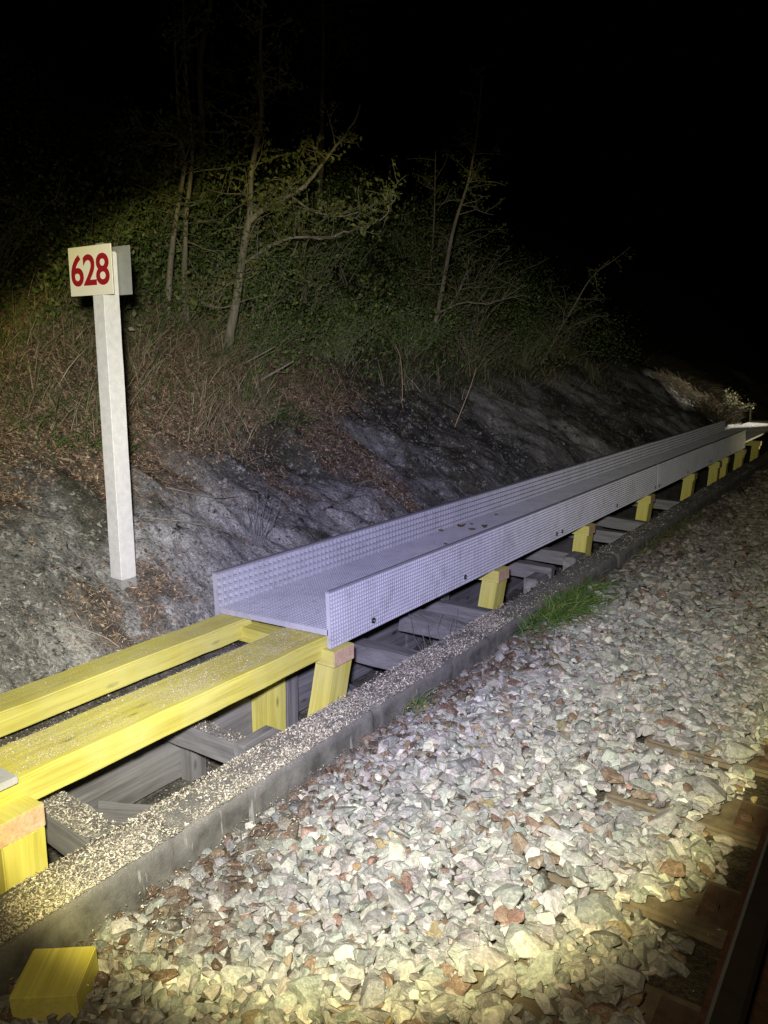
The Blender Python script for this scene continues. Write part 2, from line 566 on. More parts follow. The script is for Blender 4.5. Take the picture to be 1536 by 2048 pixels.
def rand_rot(n, tilt=None, rng=RNG):
    """n rotation matrices: free, or spin about z with a limited tilt."""
    a = rng.uniform(0, 2 * np.pi, n)
    ca, sa = np.cos(a), np.sin(a)
    Z = np.zeros((n, 3, 3)); Z[:, 0, 0] = ca; Z[:, 0, 1] = -sa; Z[:, 1, 0] = sa; Z[:, 1, 1] = ca; Z[:, 2, 2] = 1
    if tilt is None:
        q = rng.normal(size=(n, 4)); q /= np.linalg.norm(q, axis=1)[:, None]
        w, x, y, z = q.T
        return np.stack([1 - 2 * (y * y + z * z), 2 * (x * y - z * w), 2 * (x * z + y * w),
                         2 * (x * y + z * w), 1 - 2 * (x * x + z * z), 2 * (y * z - x * w),
                         2 * (x * z - y * w), 2 * (y * z + x * w), 1 - 2 * (x * x + y * y)], -1).reshape(n, 3, 3)
    b = rng.normal(0, tilt, n); c = rng.uniform(0, 2 * np.pi, n)
    ax = np.stack([np.cos(c), np.sin(c), np.zeros(n)], -1)
    K = np.zeros((n, 3, 3))
    K[:, 0, 1] = -ax[:, 2]; K[:, 0, 2] = ax[:, 1]; K[:, 1, 0] = ax[:, 2]; K[:, 1, 2] = -ax[:, 0]; K[:, 2, 0] = -ax[:, 1]; K[:, 2, 1] = ax[:, 0]
    I = np.eye(3)[None]
    R = I + np.sin(b)[:, None, None] * K + (1 - np.cos(b))[:, None, None] * (K @ K)
    return R @ Z


def scatter_arrays(tv, tf, pos, rot, scale, col):
    n = len(pos); k = len(tv)
    scale = np.asarray(scale, float)
    if scale.ndim == 1:
        scale = np.repeat(scale[:, None], 3, 1)
    V = np.einsum('nij,nkj->nki', rot, tv[None] * scale[:, None, :]) + pos[:, None, :]
    F = (tf[None] + (np.arange(n) * k)[:, None, None]).reshape(-1, tf.shape[1])
    C = np.repeat(col, k, 0)
    return V.reshape(-1, 3), F, C


def pick(n, table, rng=RNG, var=.2):
    """n colours from [(weight, rgb)...] with brightness variation."""
    w = np.array([t[0] for t in table], float); w /= w.sum()
    c = np.array([t[1] for t in table])[rng.choice(len(table), n, p=w)]
    return np.clip(c * rng.uniform(1 - var, 1 + var, (n, 1)) * rng.uniform(.94, 1.06, (n, 3)), 0, 1)


def slope_align(pos):
    """Rotation that lays flat pieces on the bank's slope."""
    e = .05
    x, y = pos[:, 0], pos[:, 1]
    dx = (ground(x + e, y) - ground(x - e, y)) / (2 * e); dy = (ground(x, y + e) - ground(x, y - e)) / (2 * e)
    n = np.stack([-dx, -dy, np.ones_like(dx)], -1); n /= np.linalg.norm(n, axis=1)[:, None]
    a = np.cross(np.array([0, 1, 0])[None], n); a /= np.linalg.norm(a, axis=1)[:, None]
    b = np.cross(n, a)
    return np.stack([a, b, n], -1)


DIAMOND_V = np.array([(-.5, 0, 0), (-.1, -.27, .04), (.5, 0, -.03), (-.1, .27, .04)]); DIAMOND_F = np.array([(0, 1, 2, 3)])
LEAF_V = np.array([(-.5, 0, .06), (-.2, -.26, .10), (-.2, 0, -.02), (-.2, .28, .12), (.15, -.24, .08), (.15, 0, -.04), (.15, .22, .05), (.5, .02, .12)])
LEAF_F3 = np.array([(0, 1, 2), (0, 2, 3), (4, 7, 5), (5, 7, 6), (1, 4, 5), (1, 5, 2), (2, 5, 6), (2, 6, 3)])
CHIP_V = np.array([(-.5, -.14, 0), (.5, -.2, .06), (.42, .16, .1), (-.46, .2, .0)]); CHIP_F = np.array([(0, 1, 2, 3)])

# ------------------------------------------------------------------ SETTING: one ground sheet
gx = np.unique(np.round(np.concatenate([np.arange(-80, -14, 3), np.arange(-14, -8, .22), np.arange(-8, -5.2, .06), np.arange(-5.2, -2.8, .025),
                                        [-2.78, -2.761, -2.739, -2.72], np.arange(-2.7, -2.12, .04), [-2.11, -2.09, -1.91, -1.88],
                                        np.arange(-1.85, .9, .06), np.arange(.9, 4, .3), np.arange(4, 60, 4)]), 4))
gy = np.unique(np.round(np.concatenate([np.arange(-40, -4, 4), np.arange(-4, 1, .25), np.arange(1, 8, .028), np.arange(8, 20, .08), np.arange(20, 36, .4), np.arange(36, 120, 4)]), 4))
GX, GY = np.meshgrid(gx, gy, indexing='ij')
GZ = ground(GX, GY)
nX, nY = GX.shape
idx = np.arange(nX * nY).reshape(nX, nY)
GF = np.stack([idx[:-1, :-1], idx[1:, :-1], idx[1:, 1:], idx[:-1, 1:]], -1).reshape(-1, 4)
x, y = GX.ravel(), GY.ravel()
lit = litter_mask(x, y); grn = green_mask(x, y)
rockw = smooth(-3.0, -3.2, x) * (1 - lit) * (1 - grn) * smooth(-5.6, -4.5, x + .9 * (fbm(x, y, 3, 101) - .5))
patch = fbm(x * .9, y * .9, 4, 111)[:, None]
c_rock = np.array([.245, .238, .222]) * (.25 + 1.6 * smooth(.25, .75, patch))
c_lit = np.array([.13, .10, .07]) * np.ones((len(x), 1))
c_soil = np.array([.055, .048, .034]) * np.ones((len(x), 1))
c_track = np.array([.10, .085, .065]) * np.ones((len(x), 1))
mossy = (smooth(.52, .64, fbm(x * 2.6, y * 2.6, 4, 231)) * .8)[:, None]
c_rock = c_rock * (1 - mossy) + np.array([.075, .075, .045]) * mossy
gc = c_soil * np.ones((len(x), 3))
gc = gc * (1 - rockw[:, None]) + c_rock * rockw[:, None]
gc = gc * (1 - lit[:, None]) + c_lit * lit[:, None]
tr = smooth(-3.1, -2.95, x)[:, None]
gc = gc * (1 - tr) + np.array([.14, .13, .11]) * tr
bl = smooth(-2.0, -1.95, x)[:, None]
gc = gc * (1 - bl) + c_track * bl
g = from_arrays('ground', np.stack([x, y, GZ.ravel()], -1), GF, M_GROUND, tint=gc, smooth_=True, extra=np.repeat(rockw[:, None], 3, 1))
tag(g, kind='structure')

# ------------------------------------------------------------------ track ballast (stones nobody could count)


def stone_protos(n):
    out = []
    for i in range(n):
        r = random.Random(100 + i)
        bm = bmesh.new()
        for k in range(13):
            v = Vector((r.gauss(0, 1), r.gauss(0, 1), r.gauss(0, 1))).normalized()
            v = Vector((v.x * r.uniform(.8, 1), v.y * r.uniform(.8, 1), v.z * r.uniform(.8, 1)))
            bm.verts.new((v.x * .5, v.y * .5 * r.uniform(.7, .9), v.z * .5 * r.uniform(.55, .8)))
        h = bmesh.ops.convex_hull(bm, input=bm.verts)
        bmesh.ops.delete(bm, geom=[e for e in h['geom_interior'] if isinstance(e, bmesh.types.BMVert)], context='VERTS')
        bmesh.ops.dissolve_limit(bm, angle_limit=.22, verts=bm.verts, edges=bm.edges)
        bmesh.ops.bevel(bm, geom=list(bm.edges), offset=.022, segments=1, affect='EDGES', clamp_overlap=True)
        bmesh.ops.triangulate(bm, faces=bm.faces)
        bm.verts.ensure_lookup_table(); bm.verts.index_update()
        V = np.array([v.co[:] for v in bm.verts]); F = np.array([[v.index for v in f.verts] for f in bm.faces])
        bm.free(); out.append((V, F))
    return out


PROTOS = stone_protos(22)
SLEEPER_Y = [.62 + .535 * k + (0.01 * ((k * 7) % 5 - 2)) for k in range(24)]


def jitter_grid(x0, x1, y0, y1, s, rng=RNG):
    X, Y = np.meshgrid(np.arange(x0, x1, s), np.arange(y0, y1, s), indexing='ij')
    X = X.ravel() + rng.uniform(-.5, .5, X.size) * s; Y = Y.ravel() + rng.uniform(-.5, .5, Y.size) * s
    return X, Y


px, py, pz, ps = [], [], [], []
for (y0, y1, s, sz, layers) in ((.35, 5.0, .037, .055, (0, .010, .02)), (5.0, 10, .055, .072, (0, .015)), (10, 22, .085, .095, (0, .02))):
    for L in layers:
        X, Y = jitter_grid(-1.93, .12, y0, y1, s)
        if L:
            k = RNG.random(len(X)) < (.8 if L < .018 else .45); X, Y = X[k], Y[k]
        px.append(X); py.append(Y); pz.append(ground(X, Y) + L + .004); ps.append(np.full(len(X), sz))
px = np.concatenate(px); py = np.concatenate(py); pz = np.concatenate(pz); ps = np.concatenate(ps)
ps = ps * np.exp(RNG.normal(0, .30, len(ps)))
ns = fbm(px * 4, py * 4, 3, 121)
on_sl = np.min(np.abs(py[:, None] - np.array(SLEEPER_Y)[None]), 1) < .15
edge = np.where(py < 3.6, -.45 + (ns - .5) * .55, .2)
keep = ~(on_sl & (px > edge))
keep &= ~((px > -.33) & (px < -.05))
keep &= ~((px > -.36) & (RNG.random(len(px)) < .6))
keep &= px > -1.93 + ps * .35
px, py, pz, ps = px[keep], py[keep], pz[keep], ps[keep]
# stones lying over a sleeper end sit on its top face
osl = np.min(np.abs(py[:, None] - np.array(SLEEPER_Y)[None]), 1) < .15
pz = np.where(osl & (px > -.85) & (py < 3.6), np.maximum(pz, .012 + .25 * ps), pz)
cols = pick(len(px), [(44, (.29, .285, .275)), (22, (.22, .22, .218)), (15, (.38, .373, .35)), (5, (.17, .17, .17)), (4, (.52, .51, .46)),
                      (3, (.185, .125, .095)), (3, (.22, .17, .12)), (.7, (.27, .21, .12)), (.8, (.25, .16, .13))], var=.16)
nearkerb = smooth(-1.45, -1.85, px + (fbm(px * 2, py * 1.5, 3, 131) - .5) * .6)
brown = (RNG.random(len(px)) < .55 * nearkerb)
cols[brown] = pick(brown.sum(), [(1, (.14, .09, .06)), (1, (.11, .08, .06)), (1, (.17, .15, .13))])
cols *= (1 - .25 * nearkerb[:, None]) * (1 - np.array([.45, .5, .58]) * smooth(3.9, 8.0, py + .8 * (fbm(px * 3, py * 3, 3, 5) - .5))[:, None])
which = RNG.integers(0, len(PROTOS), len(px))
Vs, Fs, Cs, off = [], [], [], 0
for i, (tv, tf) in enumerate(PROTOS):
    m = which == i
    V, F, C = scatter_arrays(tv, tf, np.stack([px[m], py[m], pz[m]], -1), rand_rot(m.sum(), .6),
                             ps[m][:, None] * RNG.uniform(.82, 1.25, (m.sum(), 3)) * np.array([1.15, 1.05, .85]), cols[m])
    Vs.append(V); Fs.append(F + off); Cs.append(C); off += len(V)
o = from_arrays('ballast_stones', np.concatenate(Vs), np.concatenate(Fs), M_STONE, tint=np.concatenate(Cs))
tag(o, 'bed of grey and brown crushed stone ballast beside the rail', kind='stuff')

# ------------------------------------------------------------------ sleepers and rail
SL_LABELS = ['brown sleeper cut off by the bottom edge of the photo', 'brown sleeper second up from the bottom edge, beside the dark rail',
             'brown sleeper third up from the bottom, widest bare patch', 'brown sleeper fourth up, half covered by pale stones',
             'brown sleeper fifth up, showing at the right edge of the photo']
for k, sy in enumerate(SLEEPER_Y):
    t = empty('railway_sleeper', (.50, sy, 0 if k < 6 else -.05), (0, 0, random.uniform(-.02, .02)))
    lab = SL_LABELS[k] if k < len(SL_LABELS) else 'buried brown sleeper farther along the dark track, under the ballast'
    tag(t, lab, 'sleeper', 'sleepers under the rail')
    box('sleeper_body', -1.3, 1.3, -.13, .13, -.2, 0, M_SLEEPER, t, .012, rough=.003)
    box('base_plate', -.86, -.52, -.085, .085, -.002, .016, M_PAD, t, .004)
    for sx in (-.825, -.565):
        box('screw', sx - .018, sx + .018, -.05, -.014, .012, .04, M_PAD, t, .006)


def rail_profile():
    return [(-.075, 0), (.075, 0), (.075, .012), (.02, .03), (.009, .045), (.009, .115), (.034, .128), (.036, .155), (.026, .168), (-.026, .168), (-.036, .155), (-.034, .128), (-.009, .115), (-.009, .045), (-.02, .03), (-.075, .012)]


P = rail_profile(); n = len(P)
ys = np.array([-3, 0, 3, 6, 12, 25, 50.])
V = np.array([(-.19 + p[0], yy, .018 + p[1]) for yy in ys for p in P])
F = []; mi = []
for i in range(len(ys) - 1):
    for j in range(n):
        F.append((i * n + j, i * n + (j + 1) % n, (i + 1) * n + (j + 1) % n, (i + 1) * n + j))
        mi.append(1 if P[j][1] > .15 and P[(j + 1) % n][1] > .15 else 0)
o = from_arrays('rail', V, np.array(F), [M_RUST, M_RAILTOP], mi=mi)
tag(o, 'dark rusty steel rail at the right edge beside the stones', 'rail')

# ------------------------------------------------------------------ concrete kerb along the trench
prof = [(-1.895, -.46), (-1.893, -.3), (-1.893, -.12), (-1.895, -.03), (-1.903, -.008), (-1.92, 0), (-1.95, .002), (-1.99, .001), (-2.03, .002), (-2.07, .001),
        (-2.095, -.004), (-2.105, -.02), (-2.108, -.15), (-2.108, -.46)]
ky = np.arange(-1.0, 26, .03)
K = len(prof)
PXk = np.array([p[0] for p in prof])[None, :] * np.ones((len(ky), 1)); PZk = np.array([p[1] for p in prof])[None, :] * np.ones((len(ky), 1))
YY = np.repeat(ky[:, None], K, 1)
wob = (fbm(YY * 6, PZk * 9 + PXk * 7, 3, 141) - .5)
PXk = PXk + wob * .022 + (fbm(YY * .35, YY * 0, 2, 151) - .5) * .05
PZk = PZk + (fbm(YY * 14, PXk * 30, 3, 161) - .5) * .014 * (PZk > -.1) + (fbm(YY * .5, YY * 0 + 3, 2, 171) - .5) * .02
for jy in (.4, 1.55, 2.72, 3.9, 5.05, 6.2, 8.5):
    PZk -= .022 * np.exp(-((YY - jy) / .014) ** 2); PXk -= .022 * np.exp(-((YY - jy) / .012) ** 2) * np.sign(PXk + 2.0)
V = np.stack([PXk, YY, PZk], -1).reshape(-1, 3)
i = np.arange(len(ky) - 1)[:, None]; j = np.arange(K - 1)[None, :]
a = i * K + j
F = np.stack([a, a + 1, a + 1 + K, a + K], -1).reshape(-1, 4)[:, ::-1]
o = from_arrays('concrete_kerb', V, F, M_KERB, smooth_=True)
tag(o, 'long low concrete kerb strewn with sawdust between trench and ballast', 'kerb')

# ------------------------------------------------------------------ trench: weathered planks, studs, ties
for k, (y0, y1, z0, z1, lab) in enumerate([
        (.3, 1.40, -.40, -.03, 'grey trench plank nearest the photo edge, behind the first tie'),
        (1.42, 2.235, -.385, -.02, 'long weathered grey plank under the front yellow beam, left of the stud'),
        (2.245, 2.98, -.40, -.03, 'weathered grey plank between the stud and the yellow trestle at the trough end'),
        (3.0, 4.2, -.39, -.04, 'grey trench plank behind the first trestle under the trough'),
        (4.22, 5.6, -.41, -.03, 'dark trench plank beyond the second trestle leg'),
        (5.62, 8.2, -.40, -.04, 'grey trench plank far along beneath the trough')]):
    o = box('trench_plank', -2.735, -2.70, y0, y1, z0, z1, M_GREY[1], None, .004, rough=.003)
    tag(o, lab, 'plank', 'weathered planks lining the trench')
for y0, dx, lab in [(2.225, 0, 'short grey stud standing against the planks left of the second tie'),
                    (2.90, .0, 'grey stud in the trench just beside the yellow trestle at the trough end'),
                    (4.42, .08, 'grey stud in the trench behind the leaning tie'),
                    (5.3, .05, 'grey stud standing in the trench beneath the trough middle')]:
    o = box('trench_stud', -2.698 + dx, -2.62 + dx, y0, y0 + .095, -.46, .02, M_GREY[2], None, .005, rough=.002)
    tag(o, lab, 'timber stud', 'grey studs in the trench')

TIES = [  # y, width, z top, x0, x1, rotation, end block y-range or None, label
    (1.43, .13, -.025, -2.70, -2.10, (0, .03, -.03), None, 'grey timber tie deep in sawdust beside the nearest yellow leg'),
    (2.17, .085, -.03, -2.70, -2.20, (0, .02, .06), (2.10, 2.30), 'grey timber tie with a block on the kerb, next to the upright yellow leg'),
    (3.50, .12, -.06, -2.66, -2.115, (0, .05, .16), (3.25, 3.42), 'grey timber tie just right of the trestle at the trough end'),
    (4.08, .14, -.04, -2.62, -2.115, (.25, .14, .42), None, 'skewed grey plank tie leaning by dry weeds under the trough'),
    (4.42, .09, -.05, -2.68, -2.12, (0, .03, .1), None, 'low grey timber tie left of the second trestle under the trough'),
    (5.52, .10, .0, -2.68, -2.20, (0, .02, .1), (5.0, 5.2), 'grey timber tie right of the second trestle under the trough'),
    (6.05, .10, .0, -2.68, -2.20, (0, .02, .06), (5.75, 5.98), 'grey timber tie left of the third trestle under the trough'),
    (7.1, .10, -.01, -2.68, -2.115, (0, .02, .1), None, 'grey timber tie just right of the third trestle'),
    (7.75, .10, -.01, -2.68, -2.115, (0, .03, -.05), None, 'dim grey timber tie left of the fourth trestle'),
    (9.1, .10, -.01, -2.68, -2.115, (0, .02, .1), None, 'dim grey timber tie right of the fourth trestle')]
for (ty, w, zt, x0, x1, rot, blk, lab) in TIES:
    t = empty('timber_tie', ((x0 + x1) / 2, ty, zt))
    tag(t, lab, 'timber tie', 'grey timber ties across the trench')
    hx = (x1 - x0) / 2
    box('tie_beam', -hx, hx, -w / 2, w / 2, -.11, 0, M_GREY[0], t, .005, rough=.002, rot=rot)
    if blk:
        box('end_block', hx - .005, hx + .10, blk[0] - ty, blk[1] - ty, -.10, .035, M_GREY[1], t, .006, rough=.002)

for (x, y, z, L, w, rot, lab) in [
        (-2.46, 1.85, -.30, .42, .10, (.3, .25, .9), 'short broken grey board lying in the trench under the front beam'),
        (-2.42, 3.25, -.26, .40, .12, (-.2, .4, .35), 'broken grey board tilted in the trench right of the trestle at the trough end'),
        (-2.40, 4.62, -.22, .36, .11, (.35, -.2, 1.2), 'broken grey board in the trench by the second trestle under the trough'),
        (-2.38, 5.8, -.18, .40, .12, (-.3, .3, .5), 'grey slab of wood lying aslant between two ties under the trough middle'),
        (-2.40, 7.4, -.16, .45, .12, (.25, .3, .8), 'grey board lying aslant in the trench under the third trough section')]:
    o = box('broken_board', -L / 2, L / 2, -w / 2, w / 2, -.014, .014, M_GREY[0], None, .003, rough=.003)
    o.location = (x, y, z); o.rotation_euler = rot
    tag(o, lab, 'board', 'broken boards in the trench')

# ------------------------------------------------------------------ yellow timber: beams and trestles
o = box('timber_beam', -2.605, -2.345, .2, 2.93, .085, .198, M_YELLOW[1], None, .007, rough=.0025)
tag(o, 'wide yellow timber beam in front, dusted with sawdust', 'beam')
o = box('timber_beam', -3.09, -2.91, .2, 2.95, .07, .176, M_YELLOW[1], None, .007, rough=.0025)
tag(o, 'yellow timber beam at the back against the rock', 'beam')

TR_LABELS = ['yellow trestle cut off at the left edge with a pinkish sawn end', 'yellow trestle under the near end of the grey trough',
             'yellow trestle beside the green grass tuft', 'yellow trestle below the second pair of bolts, third along the trough',
             'yellow trestle fourth along the grey trough', 'dim yellow trestle fifth along the grey trough',
             'dim yellow trestle left of the last close pair', 'dim yellow trestle right of the last close pair', 'dark yellow trestle at the far end of the trough',
             'pale lit trestle at the far right edge by the work light']
TR_Y = [1.19, 2.87, 4.72, 6.5, 8.4, 10.35, 11.85, 12.45, 13.75, 15.25]


def trestle():
    t = empty('timber_trestle', (-2.7, 0, 0))
    box('cross_beam', -.44, .435, -.005, .165, .052, .137, [M_YELLOW[0], M_CUT], t, .004, end=(0, 1, 1), rough=.001)
    lean = math.radians(-15)
    o = box('leg', -.06, .06, -.075, .075, -.62, .05, M_YELLOW[2], t, .004, rough=.0015)
    o.location = (.355, .09, .03); o.rotation_euler = (lean, 0, 0)
    o = box('leg', -.06, .06, -.07, .07, -.60, .06, M_YELLOW[2], t, .004, rough=.0015)
    o.location = (.06, -.09, 0)
    return t


proto = trestle()
for k, ty in enumerate(TR_Y):
    o = proto if k == 0 else copy_tree(proto)
    o.location = (-2.7, ty, random.uniform(-.006, .004))
    o.rotation_euler = (0, 0, random.uniform(-.02, .02))
    if k >= 2:
        for ch in o.children:
            if ch.name.startswith('leg') and ch.location.x < .3:
                ch.location.x = -.10 - .02 * k
            elif ch.name.startswith('leg'):
                ch.rotation_euler = (math.radians(-15 + random.uniform(-4, 4)), math.radians(random.uniform(-3, 3)), 0)
    tag(o, TR_LABELS[k], 'trestle', 'yellow trestles carrying the trough')
# the nearest trestle has an upright leg
for ch in proto.children:
    if ch.name.startswith('leg') and ch.location.x > .3:
        ch.rotation_euler = (0, 0, 0); ch.location = (.395, 0, 0)
    if ch.name.startswith('cross'):
        ch.location = (.02, -.085, -.004)

o = box('timber_offcut', -.087, .087, -.083, .083, -.01, .075, [M_YELLOW[1], M_CUT], None, .004, end=(1, 1, 1), rough=.001)
o.location = (-1.751, .985, -.115); o.rotation_euler = (.04, -.03, .64)
tag(o, 'yellow timber offcut lying on the stones in the bottom left corner', 'offcut')
o = box('grating_panel', -2.56, -2.315, .15, 1.235, .2, .226, M_GRP, None, .003)
tag(o, 'flat grey panel end on the front beam at the left edge', 'panel')


# ------------------------------------------------------------------ grey grating trough
def lattice(L, W, nu, nv, bar, depth, thick, sheer=.0):
    """Moulded grating: a lattice of bars in front of a closed back. u 0..L, v 0..W, front at w=0."""
    pu, pv = L / nu, W / nv
    us = [0.0]; vs = [0.0]
    for i in range(nu): us += [i * pu + bar / 2, (i + 1) * pu - bar / 2]
    for i in range(nv): vs += [i * pv + bar / 2, (i + 1) * pv - bar / 2]
    us.append(L); vs.append(W)
    nU, nV = len(us), len(vs)
    U, Vv = np.meshgrid(us, vs, indexing='ij')
    front = np.stack([U, Vv, np.zeros_like(U)], -1).reshape(-1, 3)
    I, J = np.meshgrid(np.arange(nU - 1), np.arange(nV - 1), indexing='ij')
    hole = (I % 2 == 1) & (J % 2 == 1)
    q = lambda i, j: i * nV + j
    i, j = I[~hole], J[~hole]
    F = [np.stack([q(i, j), q(i + 1, j), q(i + 1, j + 1), q(i, j + 1)], -1)]
    i, j = I[hole], J[hole]; n = len(i); base = len(front)
    ins = bar * .12
    ua, ub = np.array(us)[i] + ins, np.array(us)[i + 1] - ins; va, vb = np.array(vs)[j] + ins, np.array(vs)[j + 1] - ins
    d = np.full(n, -depth)
    bot = np.stack([np.stack([ua, va, d], -1), np.stack([ub, va, d], -1), np.stack([ub, vb, d], -1), np.stack([ua, vb, d], -1)], 1).reshape(-1, 3)
    k = base + np.arange(n) * 4
    F.append(np.stack([k, k + 1, k + 2, k + 3], -1))
    c = [q(i, j), q(i + 1, j), q(i + 1, j + 1), q(i, j + 1)]
    for s in range(4):
        e = (s + 1) % 4
        F.append(np.stack([c[s], c[e], k + e, k + s], -1))
    b0 = base + 4 * n
    back = np.array([(0, 0, 0), (L, 0, 0), (L, W, 0), (0, W, 0), (0, 0, -thick), (L, 0, -thick), (L, W, -thick), (0, W, -thick)])
    F.append(np.array([(b0 + 7, b0 + 6, b0 + 5, b0 + 4), (b0, b0 + 4, b0 + 5, b0 + 1), (b0 + 1, b0 + 5, b0 + 6, b0 + 2), (b0 + 2, b0 + 6, b0 + 7, b0 + 3), (b0 + 3, b0 + 7, b0 + 4, b0)]))
    return np.concatenate([front, bot, back]), np.concatenate(F)


SEG = 2.9


def bolt(parent, y, x=.402, z=-.025):
    bm = bmesh.new()
    bmesh.ops.create_cone(bm, cap_ends=True, segments=20, radius1=.0165, radius2=.0145, depth=.006, matrix=Matrix.Rotation(math.pi / 2, 4, 'Y'))
    hs = bmesh.ops.create_cone(bm, cap_ends=True, segments=6, radius1=.0062, radius2=.0055, depth=.006,
                               matrix=Matrix.Translation((.005, 0, 0)) @ Matrix.Rotation(math.pi / 2, 4, 'Y'))
    for v in hs['verts']:
        for f in v.link_faces: f.material_index = 1
    me = bpy.data.meshes.new('bolt'); bm.to_mesh(me); bm.free()
    me.materials.append(M_BLACK); me.materials.append(M_STEEL)
    o = bpy.data.objects.new('bolt', me); COL.objects.link(o); o.parent = parent
    o.location = (x, y, z)


def trough(bolts, length=SEG, far_wall=True, mats=None, near_wall=True):
    t = empty('cable_trough', (-2.7, 0, .2), (0, math.radians(-2.5), 0))
    G = mats or M_GRP
    Ln = length - .004
    V, F = lattice(.776, Ln, 39, int(length / .02), .0055, .0035, .031)
    from_arrays('floor_panel', np.stack([V[:, 0] - .395, V[:, 1] + .002, V[:, 2] + .027], -1), F, G, t)
    if near_wall:
        V, F = lattice(Ln, .29, int(length / .02), 14, .005, .006, .024)
        from_arrays('near_wall', np.stack([V[:, 2] + .40, V[:, 0] + .002, V[:, 1] - .07], -1), F, G, t)
        box('wall_cap', .3755, .4005, .002, Ln, .221, .229, M_GRPCAP, t, .002)
    if far_wall:
        V, F = lattice(Ln, .29, int(length / .04), 7, .007, .027, .034)
        from_arrays('far_wall', np.stack([V[:, 2] - .402, V[:, 0] + .002, V[:, 1] - .07], -1), F, G, t)
        box('wall_cap', -.4365, -.4015, .002, Ln, .221, .229, M_GRPCAP, t, .002)
    for b in bolts:
        bolt(t, b)
    return t


first = trough([.36, 1.36, 2.85])
first.location.y = 2.88; first.scale.y = 3.0 / SEG
tag(first, 'grey grating trough section nearest the camera, open end over the yellow beams', 'cable trough', 'sections of the grey trough')
nxt = trough([.07, 1.49, 2.83])
for k, (ya, yb, lab) in enumerate([(5.88, 8.75, 'second grey trough section along, just past the leaf debris'),
                                   (8.75, 11.4, 'third grey trough section along, in dimmer light'),
                                   (11.4, 13.95, 'fourth grey trough section, last with both walls, almost in the dark')]):
    o = nxt if k == 0 else copy_tree(nxt)
    o.location = (-2.7 + random.uniform(-.003, .003), ya, .2 + random.uniform(-.003, .003)); o.scale.y = (yb - ya) / SEG
    o.rotation_euler = (0, math.radians(-2.5), random.uniform(-.0008, .0008))
    tag(o, lab, 'cable trough', 'sections of the grey trough')
halfs = trough([], length=2.5, near_wall=False)
halfs.location.y = 13.95
tag(halfs, 'dark trough section with a back wall only, just before the brightly lit deck', 'cable trough', 'sections of the grey trough')
lastt = trough([], far_wall=False, mats=M_GRP_LIT, near_wall=False)
lastt.location.y = 16.5
box('upright', -.43, -.402, 2.72, 2.89, -.02, .31, M_GRP_LIT, lastt, .003)
tag(lastt, 'brightly lit trough deck in a paler lit tone with a small upright, far right', 'cable trough', 'sections of the grey trough')

# ------------------------------------------------------------------ kilometre post
t = empty('kilometre_post', (-3.5, 2.56, .3))
tag(t, 'white square kilometre post with a red 628 sign, left of the trough', 'kilometre post')


def taper_box(name, w0, w1, z0, z1, m, parent, lean=(0, 0)):
    bm = bmesh.new(); bmesh.ops.create_cube(bm, size=1)
    for v in bm.verts:
        w = w0 if v.co.z < 0 else w1
        up = v.co.z > 0
        v.co = Vector((v.co.x * w + (lean[0] if up else 0), v.co.y * w + (lean[1] if up else 0), z1 if up else z0))
    es = [e for e in bm.edges if abs(e.verts[0].co.z - e.verts[1].co.z) > .01]
    bmesh.ops.subdivide_edges(bm, edges=es, cuts=14, use_grid_fill=True)
    for v in bm.verts:
        v.co.x += random.uniform(-.0008, .0008); v.co.y += random.uniform(-.0008, .0008)
    bmesh.ops.bevel(bm, geom=[e for e in bm.edges if e.calc_face_angle(0) > .8], offset=.005, segments=2, affect='EDGES')
    me = bpy.data.meshes.new(name); bm.to_mesh(me); bm.free(); me.materials.append(m)
    o = bpy.data.objects.new(name, me); COL.objects.link(o); o.parent = parent
    return o


taper_box('shaft', .098, .094, .095, 1.812, M_WHITE, t)
taper_box('bare_foot', .0975, .0975, -.35, .095, M_BARE, t)
pl = box('sign_panel', -.205, .148, -.064, -.060, 1.594, 1.834, [M_SIGN], t, .0015)
box('sign_frame', -.19, .135, -.0595, -.049, 1.615, 1.815, M_SIGNBACK, t, .002)
box('sign_panel', -.205, .140, .053, .057, 1.600, 1.840, [M_SIGNBACK], t, .0015)
box('post_cap', -.03, .03, -.03, .03, 1.812, 1.85, M_SIGNBACK, t, .006)
# the number: bold narrow red figures
cu = bpy.data.curves.new('numeral', 'FONT')
cu.body = '628'; cu.size = .212; cu.offset = .0042; cu.extrude = .0006; cu.align_x = 'CENTER'; cu.align_y = 'CENTER'; cu.space_character = .93
tmp = bpy.data.objects.new('numeral_curve', cu); COL.objects.link(tmp)
dg = bpy.context.evaluated_depsgraph_get()
me = bpy.data.meshes.new_from_object(tmp.evaluated_get(dg))
bpy.data.objects.remove(tmp)
co = np.array([v.co[:] for v in me.vertices])
cx, cy_ = (co[:, 0].max() + co[:, 0].min()) / 2, (co[:, 1].max() + co[:, 1].min()) / 2
sx, sy = .315 / (co[:, 0].max() - co[:, 0].min()), .155 / (co[:, 1].max() - co[:, 1].min())
for v in me.vertices:
    v.co = Vector(((v.co.x - cx) * sx, (v.co.y - cy_) * sy, v.co.z))
me.materials.clear(); me.materials.append(M_RED)
num = bpy.data.objects.new('number', me); COL.objects.link(num); num.parent = pl
num.location = (-.030, -.0652, 1.718); num.rotation_euler = (math.pi / 2, 0, 0)


# ------------------------------------------------------------------ sawdust
def chips(pos, rot, size, pale=False):
    c = pick(len(pos), [(3, (.72, .66, .50)), (2, (.62, .54, .36)), (1, (.80, .76, .64))] if pale else [(4, (.50, .45, .35)), (3, (.66, .62, .52)), (3, (.30, .27, .21)), (3.5, (.14, .125, .10))], var=.2)
    return scatter_arrays(CHIP_V, CHIP_F, pos, rot, size, c)


